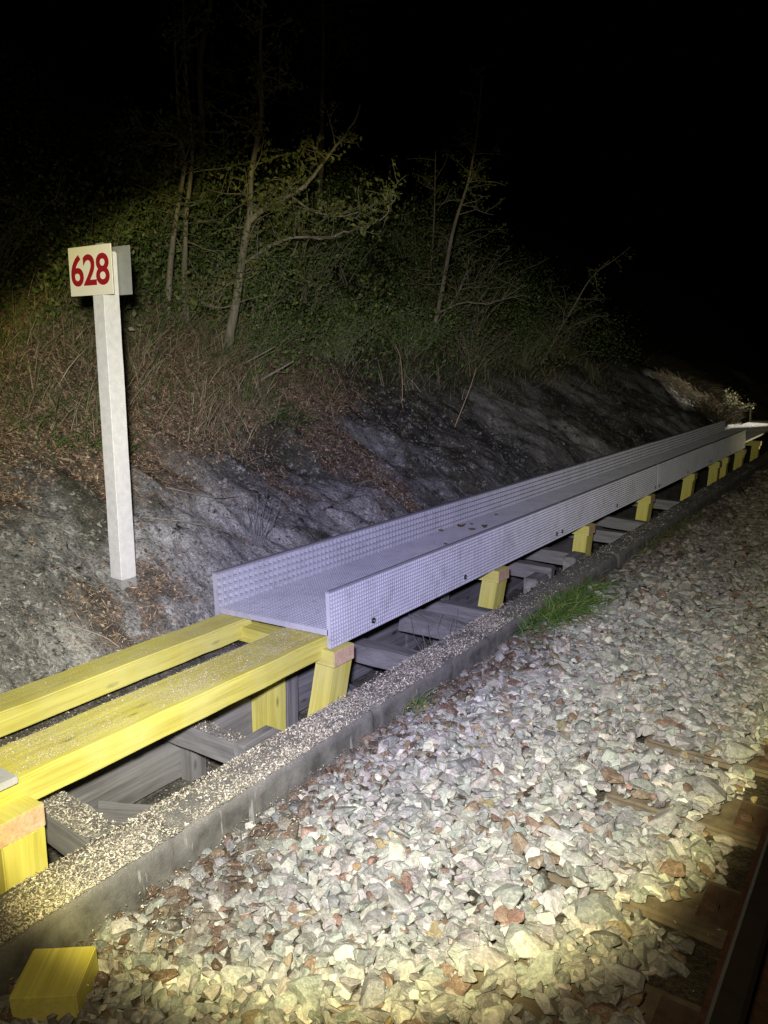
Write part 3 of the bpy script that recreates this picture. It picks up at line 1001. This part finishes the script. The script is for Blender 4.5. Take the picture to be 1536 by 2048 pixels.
def strip(n, x0, x1, y0, y1, zf, tilt=.35, s=(.004, .011), power=1.0, yfall=1.0, pale=False):
    X = RNG.uniform(x0, x1, n); Y = y0 + (y1 - y0) * RNG.random(n) ** yfall
    k = fbm(X * 9, Y * 5, 3, 181) > RNG.uniform(.2, .75, n) * power
    X, Y = X[k], Y[k]
    Z = zf(X, Y) + .003
    return chips(np.stack([X, Y, Z], -1), rand_rot(len(X), tilt), s[0] + (s[1] - s[0]) * RNG.random(len(X)) ** 1.8, pale)


parts = []
kz = lambda X, Y: .006 + 0 * X
parts.append(strip(60000, -2.10, -1.90, .6, 4.2, kz, .5, (.003, .013), .95, 1.4))
parts.append(strip(17000, -2.10, -1.90, 4.0, 13, kz, .5, (.005, .013), 1.0, 1.4))
parts.append(strip(2500, -1.89, -1.6, .6, 3.4, lambda X, Y: ground(X, Y) + .055, .5, (.004, .01), 1.1))
parts.append(strip(22000, -2.60, -2.37, 1.24, 2.9, lambda X, Y: .2 + 0 * X, .2, (.002, .007), 1.0, pale=True))
parts.append(strip(6000, -3.08, -2.92, .8, 2.9, lambda X, Y: .178 + 0 * X, .2, (.002, .006), 1.1, pale=True))
parts.append(strip(16000, -2.95, -2.74, .9, 2.9, lambda X, Y: ground(X, Y), .5, (.005, .014), .9))
parts.append(strip(9000, -3.6, -3.0, .9, 2.5, lambda X, Y: ground(X, Y), .6, (.005, .013), 1.1))
parts.append(strip(2600, -2.70, -2.13, 1.37, 1.49, lambda X, Y: -.018 - (X + 2.4) * .03, .4, (.005, .014), .8))
parts.append(strip(900, -2.70, -2.22, 2.13, 2.21, lambda X, Y: -.024 + 0 * X, .4, (.005, .012), 1.0))
parts.append(strip(9000, -2.68, -2.14, .8, 4.5, lambda X, Y: ground(X, Y), .5, (.005, .014), 1.0))
parts.append(strip(450, -.75, -.1, .6, 2.4, lambda X, Y: .004 + 0 * X, .3, (.005, .012), 1.0))
off = 0; Vs, Fs, Cs = [], [], []
for V, F, C in parts:
    Vs.append(V); Fs.append(F + off); Cs.append(C); off += len(V)
o = from_arrays('sawdust', np.concatenate(Vs), np.concatenate(Fs), M_DUST, tint=np.concatenate(Cs))
tag(o, 'pale sawdust and wood chips strewn over kerb and yellow beams', kind='stuff')

# ------------------------------------------------------------------ broken rock lying on the bank and in the trench
n = 9000
X = np.concatenate([RNG.uniform(-4.9, -3.1, n), RNG.uniform(-2.72, -2.12, 700), RNG.uniform(-3.05, -2.78, 500)])
Y = np.concatenate([.5 + 13 * RNG.random(n) ** 1.4, RNG.uniform(.5, 9, 700), RNG.uniform(.5, 9, 500)])
k = (fbm(X * 1.8, Y * 1.8, 3, 221) > RNG.uniform(.38, .68, len(X))) | (X > -3.08)
X, Y = X[k], Y[k]
sz = .008 + .045 * RNG.random(len(X)) ** 5
V0, F0, C0, off = [], [], [], 0
wh = RNG.integers(0, 8, len(X))
cc = pick(len(X), [(4, (.22, .215, .205)), (3, (.15, .148, .142)), (1.5, (.28, .275, .26)), (2, (.09, .088, .085)), (1, (.16, .12, .085))], var=.25)
for i in range(8):
    m = wh == i
    p3 = np.stack([X[m], Y[m], ground(X[m], Y[m]) + sz[m] * .12], -1)
    V, F, C = scatter_arrays(PROTOS[i][0], PROTOS[i][1], p3, slope_align(p3) @ rand_rot(m.sum(), .5), sz[m], cc[m])
    V0.append(V); F0.append(F + off); C0.append(C); off += len(V)
o = from_arrays('rock_rubble', np.concatenate(V0), np.concatenate(F0), M_STONE, tint=np.concatenate(C0))
tag(o, 'small broken rock fragments lying on the grey bank', kind='stuff')

# ------------------------------------------------------------------ leaf litter, dry grass, green grass, undergrowth
n = 280000
X = RNG.uniform(-6.2, -3.1, n); Y = RNG.uniform(.3, 9, n)
k = RNG.random(n) < np.clip(litter_mask(X, Y) * .72 + .03 * (fbm(X * 4, Y * 4, 3, 85) > .5), 0, 1)
X, Y = X[k], Y[k]
pos = np.stack([X, Y, ground(X, Y) + RNG.uniform(.004, .03, len(X))], -1)
lm = len(X)
col = pick(len(X), [(4, (.27, .18, .115)), (3, (.37, .27, .18)), (2.5, (.16, .11, .08)), (1.5, (.46, .36, .25))], var=.3)
RT = slope_align(pos) @ rand_rot(lm, .5)
hf = RNG.random(lm) < .42
V, F, C = scatter_arrays(LEAF_V, LEAF_F3, pos[hf], RT[hf], RNG.uniform(.010, .026, hf.sum()) * RNG.choice([1, 1, 1, 1.5], hf.sum()), col[hf])
SC3 = np.stack([RNG.uniform(.02, .07, lm), RNG.uniform(.005, .011, lm), RNG.uniform(.03, .06, lm)], -1)
V2, F2, C2 = scatter_arrays(DIAMOND_V, DIAMOND_F, pos[~hf] + [0, 0, .008], RT[~hf], SC3[~hf], col[~hf] * 1.15)
F = [F, F2 + len(V)]; V = np.concatenate([V, V2]); C = np.concatenate([C, C2])
o = from_arrays('leaf_litter', V, F, M_LITTER, tint=C)
tag(o, 'brown fallen leaves matted over the bank and round the post', kind='stuff')


def blades(pos, length, width, lean, col, rng=RNG, bend=.5):
    """Grass blades: 3-segment tapered strips leaning in given directions."""
    n = len(pos)
    d = np.stack([lean[:, 0], lean[:, 1], np.ones(n)], -1); d /= np.linalg.norm(d, axis=1)[:, None]
    h = np.stack([lean[:, 0], lean[:, 1], np.zeros(n)], -1)
    s = rng.normal(size=(n, 3)); s -= (s * d).sum(1)[:, None] * d; s /= np.linalg.norm(s, axis=1)[:, None]
    V = []
    for t, w in ((0, 1), (.4, .85), (.75, .55), (1, .08)):
        p = pos + d * (length * t)[:, None] + h * (length * t * t * bend)[:, None] - np.array([0, 0, 1]) * (length * t ** 3 * bend * .55)[:, None]
        V += [p - s * (width * w / 2)[:, None], p + s * (width * w / 2)[:, None]]
    V = np.stack(V, 1)
    k = np.arange(n)[:, None] * 8
    F = np.concatenate([k + np.array([[a, a + 1, a + 3, a + 2]]) for a in (0, 2, 4)])
    return V.reshape(-1, 3), F, np.repeat(col, 8, 0)


n = 75000
X = RNG.uniform(-7.2, -4.1, n); Y = RNG.uniform(.4, 15, n)
clump = fbm(X * 2.5, Y * 2.5, 3, 191)
k = (clump > RNG.uniform(.28, .75, n)) & (RNG.random(n) < 1.0 - .75 * smooth(-5.6, -6.4, X)) & (RNG.random(n) < 1 - .6 * smooth(5.2, 6.5, Y)) & (RNG.random(n) < smooth(-4.35, -5.0, X + (fbm(X, Y, 2, 7) - .5) * .8))
X, Y = X[k], Y[k]
pos = np.stack([X, Y, ground(X, Y) - .01], -1)
lean = np.stack([RNG.normal(.12, .42, len(X)), RNG.normal(0, .42, len(X))], -1)
V, F, C = blades(pos, .05 + .33 * RNG.random(len(X)) ** 1.6, RNG.uniform(.003, .007, len(X)), lean,
                 pick(len(X), [(4, (.34, .26, .175)), (3, (.45, .36, .25)), (3, (.16, .125, .09)), (5, (.14, .19, .07))], var=.3), bend=.22)
o = from_arrays('dry_grass', V, F, M_LITTER, tint=C)
tag(o, 'tangled dry brown grass covering the bank above the rock', kind='stuff')

n = 40000
X = RNG.uniform(-7, -4.0, n); Y = RNG.uniform(1, 12, n)
k = RNG.random(n) < .55 * green_mask(X, Y) * smooth(.35, .6, fbm(X * 3, Y * 3, 3, 201) + .12)
X, Y = X[k], Y[k]
pos = np.stack([X, Y, ground(X, Y) - .01], -1)
lean = np.stack([RNG.normal(.3, .5, len(X)), RNG.normal(0, .5, len(X))], -1)
V, F, C = blades(pos, RNG.uniform(.08, .26, len(X)), RNG.uniform(.004, .007, len(X)), lean,
                 pick(len(X), [(3, (.055, .13, .025)), (3, (.08, .16, .035)), (2, (.10, .14, .04))], var=.3))
o = from_arrays('green_grass', V, F, M_LEAF, tint=C)
tag(o, 'patches of green grass on the bank above the rock', kind='stuff')

n = 230000
X = RNG.uniform(-11.5, -4.7, n); Y = RNG.uniform(.5, 21, n)
cl = fbm(X * 1.3, Y * 1.3, 4, 211)
k = RNG.random(n) < smooth(.34, .56, cl) * smooth(-4.75 - .3 * (Y < 5), -5.9, X) * smooth(21, 12, Y) * np.where(X < -8, .6, 1)
X, Y = X[k], Y[k]
pos = np.stack([X, Y, ground(X, Y) + RNG.random(len(X)) ** 1.3 * (.25 + .75 * smooth(.45, .7, cl[k]))], -1)
col = pick(len(X), [(4, (.10, .165, .045)), (3, (.145, .215, .06)), (2, (.20, .235, .085)), (1.3, (.20, .17, .10)), (.15, (.35, .34, .22))], var=.35)
V, F, C = scatter_arrays(DIAMOND_V, DIAMOND_F, pos, rand_rot(len(X)), RNG.uniform(.025, .07, len(X)), col)
o = from_arrays('undergrowth', V, F, M_LEAF, tint=C)
tag(o, 'dark bramble undergrowth covering the upper bank', kind='stuff')

# ------------------------------------------------------------------ trees
TREES = {
    'A': [(-5.66, 5.45, 1.45), (-5.64, 5.5, 1.75), (-5.63, 5.58, 2.03), (-5.63, 5.67, 2.37), (-5.63, 5.75, 2.71), (-5.62, 5.82, 2.97), (-5.65, 5.88, 3.33), (-5.64, 5.97, 3.67), (-5.65, 6.06, 4.05), (-5.73, 6.14, 4.58), (-5.78, 6.28, 5.3)],
    'A1': [(-5.62, 5.8, 2.88), (-5.5, 5.91, 3.02), (-5.33, 6.05, 3.12), (-5.17, 6.2, 3.28), (-5.07, 6.32, 3.49), (-4.94, 6.47, 3.72), (-4.85, 6.6, 4.01)],
    'A2': [(-5.6, 5.84, 3.0), (-5.44, 5.95, 3.01), (-5.28, 6.07, 3.04)],
    'A3': [(-5.63, 5.69, 2.47), (-5.42, 5.88, 2.65), (-5.32, 5.96, 2.71), (-5.19, 6.06, 2.74), (-4.98, 6.2, 2.73), (-4.79, 6.35, 2.8), (-4.62, 6.48, 2.87), (-4.51, 6.59, 3.01), (-4.43, 6.69, 3.17)],
    'A4': [(-5.29, 6.08, 3.12), (-5.09, 6.18, 2.98), (-4.85, 6.34, 2.95), (-4.66, 6.49, 3.03), (-4.46, 6.65, 3.1)],
    'A5': [(-5.63, 5.59, 2.08), (-5.79, 5.48, 2.06), (-5.94, 5.39, 2.12)],
    'A6': [(-5.63, 5.65, 2.32), (-5.85, 5.47, 2.18), (-5.98, 5.32, 1.94)],
    'B': [(-5.98, 5.28, 1.65), (-6.02, 5.31, 2.03), (-6.07, 5.35, 2.32), (-6.1, 5.4, 2.61), (-6.13, 5.46, 2.94), (-6.14, 5.54, 3.28), (-6.16, 5.6, 3.57), (-6.23, 5.64, 3.95), (-6.32, 5.7, 4.43), (-6.43, 5.81, 5.2)],
    'C': [(-6.04, 5.06, 1.7), (-6.05, 5.12, 2.12), (-6.08, 5.2, 2.49), (-6.08, 5.27, 2.82), (-6.08, 5.36, 3.15), (-6.08, 5.42, 3.41), (-6.14, 5.44, 3.67), (-6.22, 5.49, 4.09), (-6.31, 5.57, 4.66)],
    'D': [(-5.85, 9.44, 1.5), (-5.78, 9.55, 1.86), (-5.74, 9.67, 2.25), (-5.72, 9.8, 2.73), (-5.71, 9.91, 3.15), (-5.69, 10.02, 3.49), (-5.64, 10.11, 3.77), (-5.6, 10.23, 4.12), (-5.59, 10.39, 4.74), (-5.62, 10.55, 5.5)],
    'D1': [(-5.73, 9.67, 2.21), (-5.47, 9.88, 2.35), (-5.24, 10.04, 2.34), (-5.04, 10.19, 2.39), (-4.77, 10.42, 2.6)],
    'D2': [(-5.76, 9.6, 2.0), (-5.59, 9.81, 2.38), (-5.48, 9.95, 2.66), (-5.44, 10.02, 2.8)],
    'E': [(-7.29, 11.51, 2.3), (-7.26, 11.7, 2.6), (-7.24, 11.92, 3.24), (-7.28, 12.06, 3.92), (-7.33, 12.15, 4.43), (-7.4, 12.27, 5.1)],
    'F': [(-5.42, 12.32, 1.3), (-5.26, 12.5, 1.68), (-5.14, 12.68, 2.05), (-4.98, 12.89, 2.47), (-4.82, 13.1, 2.89), (-4.58, 13.35, 3.22)],
    'F1': [(-5.18, 12.61, 1.89), (-4.94, 12.84, 2.14), (-4.6, 13.09, 2.22)],
    'G': [(-6.23, 6.57, 1.8), (-6.1, 6.77, 2.44), (-6.0, 6.92, 2.77), (-5.95, 7.05, 3.16), (-5.94, 7.1, 3.32)],
}


def twigs(path, n, length, rng, t0=.35, up=.35, out=(0.3, -.2)):
    res = []
    L = len(path)
    for _ in range(n):
        i = int(rng.uniform(t0, .98) * (L - 1))
        d = rng.normal(size=3); d[2] = d[2] * .5 + up; d[0] += out[0]; d[1] += out[1]
        d /= np.linalg.norm(d)
        m = rng.uniform(.5, 1) * length
        p = path[i]
        pts = [p]
        for k in range(4):
            d = d + rng.normal(0, .22, 3); d /= np.linalg.norm(d)
            p = p + d * m / 4
            pts.append(p)
        res.append(np.array(pts))
    return res


def tree(name, trunk, r0, limbs, ntw, tl, nleaf, lsize, label, cat, group, seed, table, extra_twigs=2):
    rng = np.random.default_rng(seed)
    P = spline(TREES[trunk] if isinstance(trunk, str) else trunk)
    base = P[0]
    t = empty(name, base)
    tag(t, label, cat, group)
    paths = [(P - base, np.linspace(r0, r0 * .25, len(P)))]
    tw = []
    for (ln, rr) in limbs:
        Q = spline(TREES[ln] if isinstance(ln, str) else ln)
        Q = Q + rng.normal(0, .012, Q.shape) * np.linspace(0, 1, len(Q))[:, None]
        paths.append((Q - base, np.linspace(rr, rr * .25, len(Q))))
        tw += twigs(Q, max(3, ntw // 3), tl * .8, rng, .25)
    tw += twigs(P, ntw, tl, rng, .3)
    sub = []
    for q in tw:
        sub += twigs(q, extra_twigs, tl * .45, rng, .3)
    for q in tw: paths.append((q - base, np.linspace(.007, .002, len(q))))
    for q in sub: paths.append((q - base, np.linspace(.004, .0015, len(q))))
    V, F = tube_arrays(paths, 7)
    from_arrays('trunk', V, F, M_BARK_G, t, smooth_=True)
    allq = tw + sub
    src = np.concatenate([q[1:] for q in allq])
    k = rng.integers(0, len(src), nleaf)
    pos = src[k] + rng.normal(0, lsize * .75, (nleaf, 3)) - base
    col = pick(nleaf, table, rng, .3)
    V, F, C = scatter_arrays(DIAMOND_V, DIAMOND_F, pos, rand_rot(nleaf, None, rng), rng.uniform(.6, 1.25, nleaf) * lsize, col)
    from_arrays('crown', V, F, M_LEAF, t, tint=C)
    return t


OLIVE = [(3, (.15, .175, .05)), (3, (.19, .21, .06)), (2, (.11, .14, .04)), (1, (.24, .23, .09))]
DARK = [(3, (.08, .115, .03)), (3, (.11, .14, .045)), (1, (.16, .16, .06))]
GT = 'young trees on the bank'
tree('hazel_tree', 'A', .052, [('A1', .03), ('A2', .013), ('A3', .017), ('A4', .012), ('A5', .009), ('A6', .010)], 30, .6, 3400, .052,
     'forked pale trunk tree with a branch reaching right over the bank', 'tree', GT, 1, OLIVE)
tree('slender_tree', 'B', .036, [], 18, .6, 900, .052, 'straight thin trunk just left of the forked tree', 'tree', GT, 2, DARK)
tree('slender_tree', 'C', .036, [], 18, .6, 900, .052, 'leftmost thin trunk behind the kilometre sign', 'tree', GT, 3, DARK)
tree('leaning_tree', 'D', .042, [('D1', .018), ('D2', .014)], 22, .7, 1200, .05, 'slender leaning tree on the bank above the trough middle', 'tree', GT, 4, DARK)
tree('sapling', 'E', .03, [], 12, .7, 500, .055, 'upright dim sapling behind the leaning tree', 'tree', GT, 5, DARK)
tree('sapling', 'F', .026, [('F1', .014)], 14, .8, 520, .055, 'right leaning sapling at the dark end of the bank', 'tree', GT, 6, DARK)
tree('sapling', 'G', .016, [], 10, .5, 700, .05, 'thin sapling close behind the forked tree', 'tree', GT, 8, OLIVE)
# the wood continues up the slope into the dark
for k, (bx, by, hgt, lx, lab) in enumerate([
        (-8.3, 7.6, 6.0, .5, 'dark tree high on the bank behind the forked tree'),
        (-8.6, 10.5, 6.0, .2, 'dark tree high on the bank left of the leaning tree')]):
    z = float(ground(bx, by)) - .1
    rr = np.random.default_rng(40 + k)
    P = [(bx + lx * s / 6 + rr.normal(0, .05), by + .25 * s / 6 + rr.normal(0, .05), z + hgt * s / 6) for s in range(7)]
    tree('slope_tree', P, .05, [], 30, 1.3, 1500, .06, lab, 'tree', GT, 50 + k, DARK, 3)


# ------------------------------------------------------------------ shrubs
def shrub(seed, r, h, nl, table, lsize=.05, nst=16):
    rng = np.random.default_rng(seed)
    t = empty('shrub')
    paths = []; tips = []
    for _ in range(nst):
        a = rng.uniform(0, 2 * np.pi); d = np.array([np.cos(a), np.sin(a), 0]) * r * rng.uniform(.4, 1)
        p = np.array([rng.normal(0, .12), rng.normal(0, .12), -.15])
        hh = h * rng.uniform(.5, 1)
        pts = [p + d * s + np.array([0, 0, hh * (1.6 * s - .75 * s * s)]) + rng.normal(0, .03, 3) * s for s in np.linspace(0, 1, 7)]
        Q = spline(pts, 2); paths.append((Q, np.linspace(.008, .002, len(Q))))
        for q in twigs(Q, 4, .3, rng, .3, .3, (0, 0)):
            paths.append((q, np.linspace(.004, .0015, len(q)))); tips.append(q)
        tips.append(Q[3:])
    V, F = tube_arrays(paths, 5)
    from_arrays('stem', V, F, M_BARK_G, t, smooth_=True)
    src = np.concatenate(tips)
    pos = src[rng.integers(0, len(src), nl)] + rng.normal(0, .06, (nl, 3))
    V, F, C = scatter_arrays(DIAMOND_V, DIAMOND_F, pos, rand_rot(nl, None, rng), rng.uniform(.5, 1.2, nl) * lsize, pick(nl, table, rng, .35))
    from_arrays('foliage', V, F, M_LEAF, t, tint=C)
    return t


GREENISH = [(4, (.11, .175, .05)), (3, (.15, .225, .065)), (2, (.21, .25, .09)), (.3, (.3, .3, .18))]
SPARSE = [(3, (.05, .07, .025)), (2, (.085, .09, .04)), (1.2, (.26, .25, .19)), (1, (.12, .09, .05))]
kinds = [shrub(11, .95, 1.25, 3000, GREENISH, .045, 20), shrub(12, 1.05, 1.0, 2700, GREENISH, .042, 22), shrub(13, 1.0, 1.1, 900, SPARSE, .042, 26)]
used = [False] * 3
for (bx, by, kind, s, rz, lab) in [
        (-6.3, 3.4, 1, .9, .3, 'low leafy shrub behind the white post, far left'),
        (-6.5, 4.7, 0, .85, 1.2, 'leafy shrub round the foot of the two thin trunks'),
        (-6.2, 6.3, 0, 1.0, 2.2, 'leafy shrub directly behind the forked tree'),
        (-6.6, 7.7, 1, 1.15, .5, 'broad bright green shrub right of the forked tree'),
        (-6.0, 8.0, 1, .8, 3.3, 'low green shrub in front of the broad one'),
        (-7.5, 6.4, 0, 1.2, 4.0, 'tall shrub high behind the thin trunks'),
        (-7.3, 9.2, 0, 1.25, 5.0, 'tall shrub left of the leaning tree'),
        (-5.9, 10.6, 2, 1.1, .1, 'bare twiggy shrub right of the leaning tree'),
        (-6.6, 12.0, 2, 1.3, 1.1, 'sparse twiggy shrub behind the right leaning sapling'),
        (-5.5, 13.4, 2, 1.0, 2.1, 'sparse shrub at the dim right end of the bank'),
        (-5.35, 6.9, 1, .62, .9, 'small leafy shrub at the rock edge, just left of the leaning stalk'),
        (-5.45, 8.4, 0, .7, 2.9, 'leafy shrub at the rock edge right of the leaning stalk'),
        (-5.3, 9.9, 2, .75, 4.4, 'twiggy shrub at the rock edge below the leaning tree'),
        (-5.3, 11.6, 1, .75, 5.6, 'low shrub at the rock edge beside the right leaning sapling'),
        (-5.6, 5.95, 1, .5, 1.7, 'little leafy shrub by the foot of the forked tree'),
        (-8.2, 13.0, 1, 1.4, 2.7, 'dark shrub high on the bank at the right')]:
    o = kinds[kind] if not used[kind] else copy_tree(kinds[kind])
    used[kind] = True
    o.location = (bx, by, float(ground(bx, by))); o.rotation_euler = (.0, -.25, rz); o.scale = (s, s, s)
    tag(o, lab, 'shrub', 'shrubs on the bank')


# ------------------------------------------------------------------ small things on the bank
def stick(name, pts, r, label, cat, group=None, forks=0, m=None, snap=True, seed=0):
    rng = np.random.default_rng(seed)
    P = spline(pts)
    paths = [(P, np.linspace(r, r * .45, len(P)))]
    for q in twigs(P, forks, .18, rng, .3, .5, (0, 0)):
        paths.append((q, np.linspace(r * .4, r * .15, len(q))))
    V, F = tube_arrays(paths, 6)
    o = from_arrays(name, V, F, m or M_BARK_G, smooth_=True)
    tag(o, label, cat, group)
    return o


stick('fallen_branch', [(-5.49, 5.32, 1.46), (-5.33, 5.46, 1.55), (-5.15, 5.62, 1.68)], .014, 'upper dead branch lying right of the forked trunk foot', 'branch', 'dead branches on the bank', 2)
stick('fallen_branch', [(-5.21, 5.34, 1.32), (-5.07, 5.46, 1.42), (-4.9, 5.61, 1.55)], .016, 'lower dead branch pointing right above the green tuft', 'branch', 'dead branches on the bank', 1, seed=1)
stick('dry_stalk', [(-4.23, 7.46, .74), (-4.18, 7.55, .97), (-4.12, 7.67, 1.27), (-4.09, 7.74, 1.48)], .006, 'tall pale stalk leaning right above the trough middle', 'stalk', 'single dry stalks', 0, M_CUT)
stick('dry_stalk', [(-4.59, 6.97, .95), (-4.6, 7.03, 1.24), (-4.66, 7.07, 1.59), (-4.72, 7.06, 1.72)], .005, 'thin upright stalk left of the leaning stalk', 'stalk', 'single dry stalks', 0, M_CUT)


def on_bank(x, y, dz=.01):
    return (x, y, float(ground(x, y)) + dz)


for k, (pts, lab) in enumerate([
        ([(-4.15, 1.75), (-4.3, 1.95), (-4.5, 2.05)], 'dark twig on the litter at the left edge'),
        ([(-3.75, 2.9), (-3.62, 3.15), (-3.55, 3.4)], 'thin dark twig on the rock right of the white post'),
        ([(-3.95, 3.25), (-3.85, 3.55), (-3.85, 3.8)], 'dark twig on the bare rock above the post foot'),
        ([(-3.75, 5.05), (-3.7, 5.3), (-3.85, 5.45)], 'dark twig among the red brown leaves in the gully'),
        ([(-3.3, 2.12), (-3.22, 2.22), (-3.15, 2.25)], 'short dark stick on the rock beside the back beam')]):
    stick('twig', [on_bank(a, b, .02 + .02 * i) for i, (a, b) in enumerate(pts)], .005, lab, 'twig', 'dark twigs on the bank', 2, seed=k)

rng = np.random.default_rng(5)
bx, by = -3.53, 3.62; bz = float(ground(bx, by))
paths = []
for _ in range(22):
    a = rng.normal(0, .05, 2); h = rng.uniform(.18, .40)
    pts = [np.array([bx + a[0] * (.4 + s * 1.3), by + a[1] * (.4 + s * 1.3), bz - .02 + h * s]) + rng.normal(0, .006, 3) for s in np.linspace(0, 1, 6)]
    paths.append((spline(pts, 2), np.linspace(.0028, .001, 11)))
V, F = tube_arrays(paths, 5)
tag(from_arrays('dry_weed', V, F, M_GREY[2]), 'clump of dry grey stems standing on the rock behind the trough', 'weed')

rng = np.random.default_rng(6)
bx, by = -2.22, 3.86; bz = -.36
paths = []
for _ in range(16):
    a = rng.normal(0, .09, 2); h = rng.uniform(.2, .45)
    pts = [np.array([bx + a[0] * (.4 + s), by + a[1] * (.4 + s), bz + h * s]) + rng.normal(0, .01, 3) for s in np.linspace(0, 1, 6)]
    paths.append((spline(pts, 2), np.linspace(.003, .001, 11)))
V, F = tube_arrays(paths, 5)
tag(from_arrays('dry_weed', V, F, M_GREY[2]), 'wispy dry weeds growing in the trench under the trough', 'weed')


def tuft(cx, cy, rx, ry, n, l, z, label, seed, table, mat=None):
    rng = np.random.default_rng(seed)
    pos = np.stack([cx + rng.normal(0, rx, n), cy + rng.normal(0, ry, n), np.full(n, z)], -1)
    pos[:, 0] = np.maximum(pos[:, 0], -1.885) if cx > -1.95 else pos[:, 0]
    lean = np.stack([rng.normal(.35, .7, n), rng.normal(-.05, .7, n)], -1)
    V, F, C = blades(pos, rng.uniform(.4, 1.0, n) * l, rng.uniform(.003, .006, n), lean, pick(n, table, rng, .3), rng)
    o = from_arrays('grass_tuft', V, F, mat or M_LEAF, tint=C)
    tag(o, label, 'grass tuft', kind='stuff' if ry > .4 else None)


FRESH = [(3, (.07, .16, .03)), (3, (.10, .20, .04)), (1.5, (.16, .18, .06)), (1, (.22, .18, .09))]
tuft(-1.82, 4.80, .075, .26, 1500, .19, -.075, 'bright green grass tuft against the kerb beside the stones', 21, FRESH)
tuft(-1.84, 2.95, .03, .06, 45, .11, -.07, 'small sparse green sprout at the kerb foot', 22, FRESH)
tuft(-2.3, 4.0, .06, .08, 140, .2, -.33, 'little green plant in the trench under the trough', 23, FRESH)
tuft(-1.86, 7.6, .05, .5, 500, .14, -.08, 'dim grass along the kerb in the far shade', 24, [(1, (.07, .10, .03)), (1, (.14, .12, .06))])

# shade-darkened grass, and plants that the work lamp picks out at the far end
rng = np.random.default_rng(9)
n = 9000
X = rng.uniform(-5.4, -3.5, n); Y = rng.uniform(18.4, 20, n)
pos = np.stack([X, Y, ground(X, Y)], -1)
lean = np.stack([rng.normal(.7, .5, n), rng.normal(-.1, .5, n)], -1)
n2 = 5000
X2 = rng.uniform(-3.75, -3.25, n2); Y2 = rng.uniform(16.8, 19.6, n2)
pos = np.concatenate([pos, np.stack([X2, Y2, ground(X2, Y2)], -1)])
lean = np.concatenate([lean, rng.normal(-.1, .35, (n2, 2))]); n += n2
V, F, C = blades(pos, rng.uniform(.15, .4, n), rng.uniform(.008, .014, n), lean, pick(n, [(2, (.10, .08, .05)), (2, (.075, .06, .04)), (1, (.06, .06, .03))], rng, .3), rng)  # grass colour darkened as shade so the heap reads as the lit band
tag(from_arrays('shade_toned_grass', V, F, M_LITTER, tint=C), 'dry grass on the far bank darkened in colour round the lit heap', kind='stuff')
paths = []
for _ in range(800):
    f = rng.random() ** .8
    hx = -3.45 - 1.25 * f; hy = 17.5 + rng.normal(0, .26 + .05 * f)
    p = np.array([hx, hy, float(ground(hx, hy)) + rng.uniform(0, .22 * (1 - .5 * f))])
    d = np.array([-.75, rng.normal(0, .35), .55 + rng.normal(0, .35)]) * rng.choice([-1, 1])
    L = rng.uniform(.15, .45)
    paths.append((np.array([p - d * L / 2, p + rng.normal(0, .02, 3), p + d * L / 2]), np.array([.009, .007, .003])))
V, F = tube_arrays(paths, 4)
tag(from_arrays('brush_heap', V, F, plain('dry_brush', (.34, .29, .21), .85, nscale=9, var=.5)), 'pale heap of cut dry brush lying down the far slope in the work light', 'brush heap', kind='stuff')
paths = []
bx, by = -3.45, 18.6; bz = float(ground(bx, by))
for _ in range(20):
    a = rng.normal(0, .16, 2); h = rng.uniform(.25, .62)
    pts = [np.array([bx + a[0] * s * 1.4, by + a[1] * s * 1.4, bz + h * (1.4 * s - .5 * s * s)]) + rng.normal(0, .02, 3) for s in np.linspace(0, 1, 6)]
    paths.append((spline(pts, 2), np.linspace(.010, .003, 11)))
V, F = tube_arrays(paths, 5)
t = empty('far_shrub', (0, 0, 0)); tag(t, 'small pale twiggy shrub beside the lit deck, lit from the right', 'shrub')
from_arrays('stem', V, F, plain('dry_stem', (.36, .32, .24), .85), t)
src = np.concatenate([p[0][5:] for p in paths])
pos = src[rng.integers(0, len(src), 500)] + rng.normal(0, .05, (500, 3))
V, F, C = scatter_arrays(DIAMOND_V, DIAMOND_F, pos, rand_rot(500, None, rng), rng.uniform(.04, .08, 500), pick(500, [(1, (.2, .18, .1)), (1, (.12, .12, .06))], rng))
from_arrays('foliage', V, F, M_LEAF, t, tint=C)

# dry leaves that fell on the trough floor
for k, (lx, ly, s, lab) in enumerate([
        (-3.06, 5.27, .06, 'small brown leaf on the trough floor, leftmost of the debris'),
        (-3.0, 5.50, .10, 'largest curled brown leaf on the trough floor'),
        (-2.97, 5.62, .05, 'small curled leaf just beyond the largest leaf on the trough floor'),
        (-2.86, 5.42, .07, 'tan leaf on the trough floor close to the near wall'),
        (-2.82, 5.56, .09, 'ragged tan leaf beside the near wall of the trough'),
        (-2.78, 4.86, .035, 'single dark leaf fragment alone on the trough floor'),
        (-2.98, 6.1, .05, 'dim leaf on the second trough section floor')]):
    V = LEAF_V * s * np.array([1, 1, 1.6])
    a = k * 1.3
    R = np.array([[math.cos(a), -math.sin(a), 0], [math.sin(a), math.cos(a), 0], [0, 0, 1]])
    V = V @ R.T
    o = from_arrays('dry_leaf', V, LEAF_F3, M_LITTER, tint=np.repeat(np.array([[.20, .15, .07]]) * (1 if k != 5 else .2), 8, 0))
    o.location = (lx, ly, .232 + (lx + 2.7) * .0437 + s * .05)
    tag(o, lab, 'leaf', 'dry leaves on the trough floor')
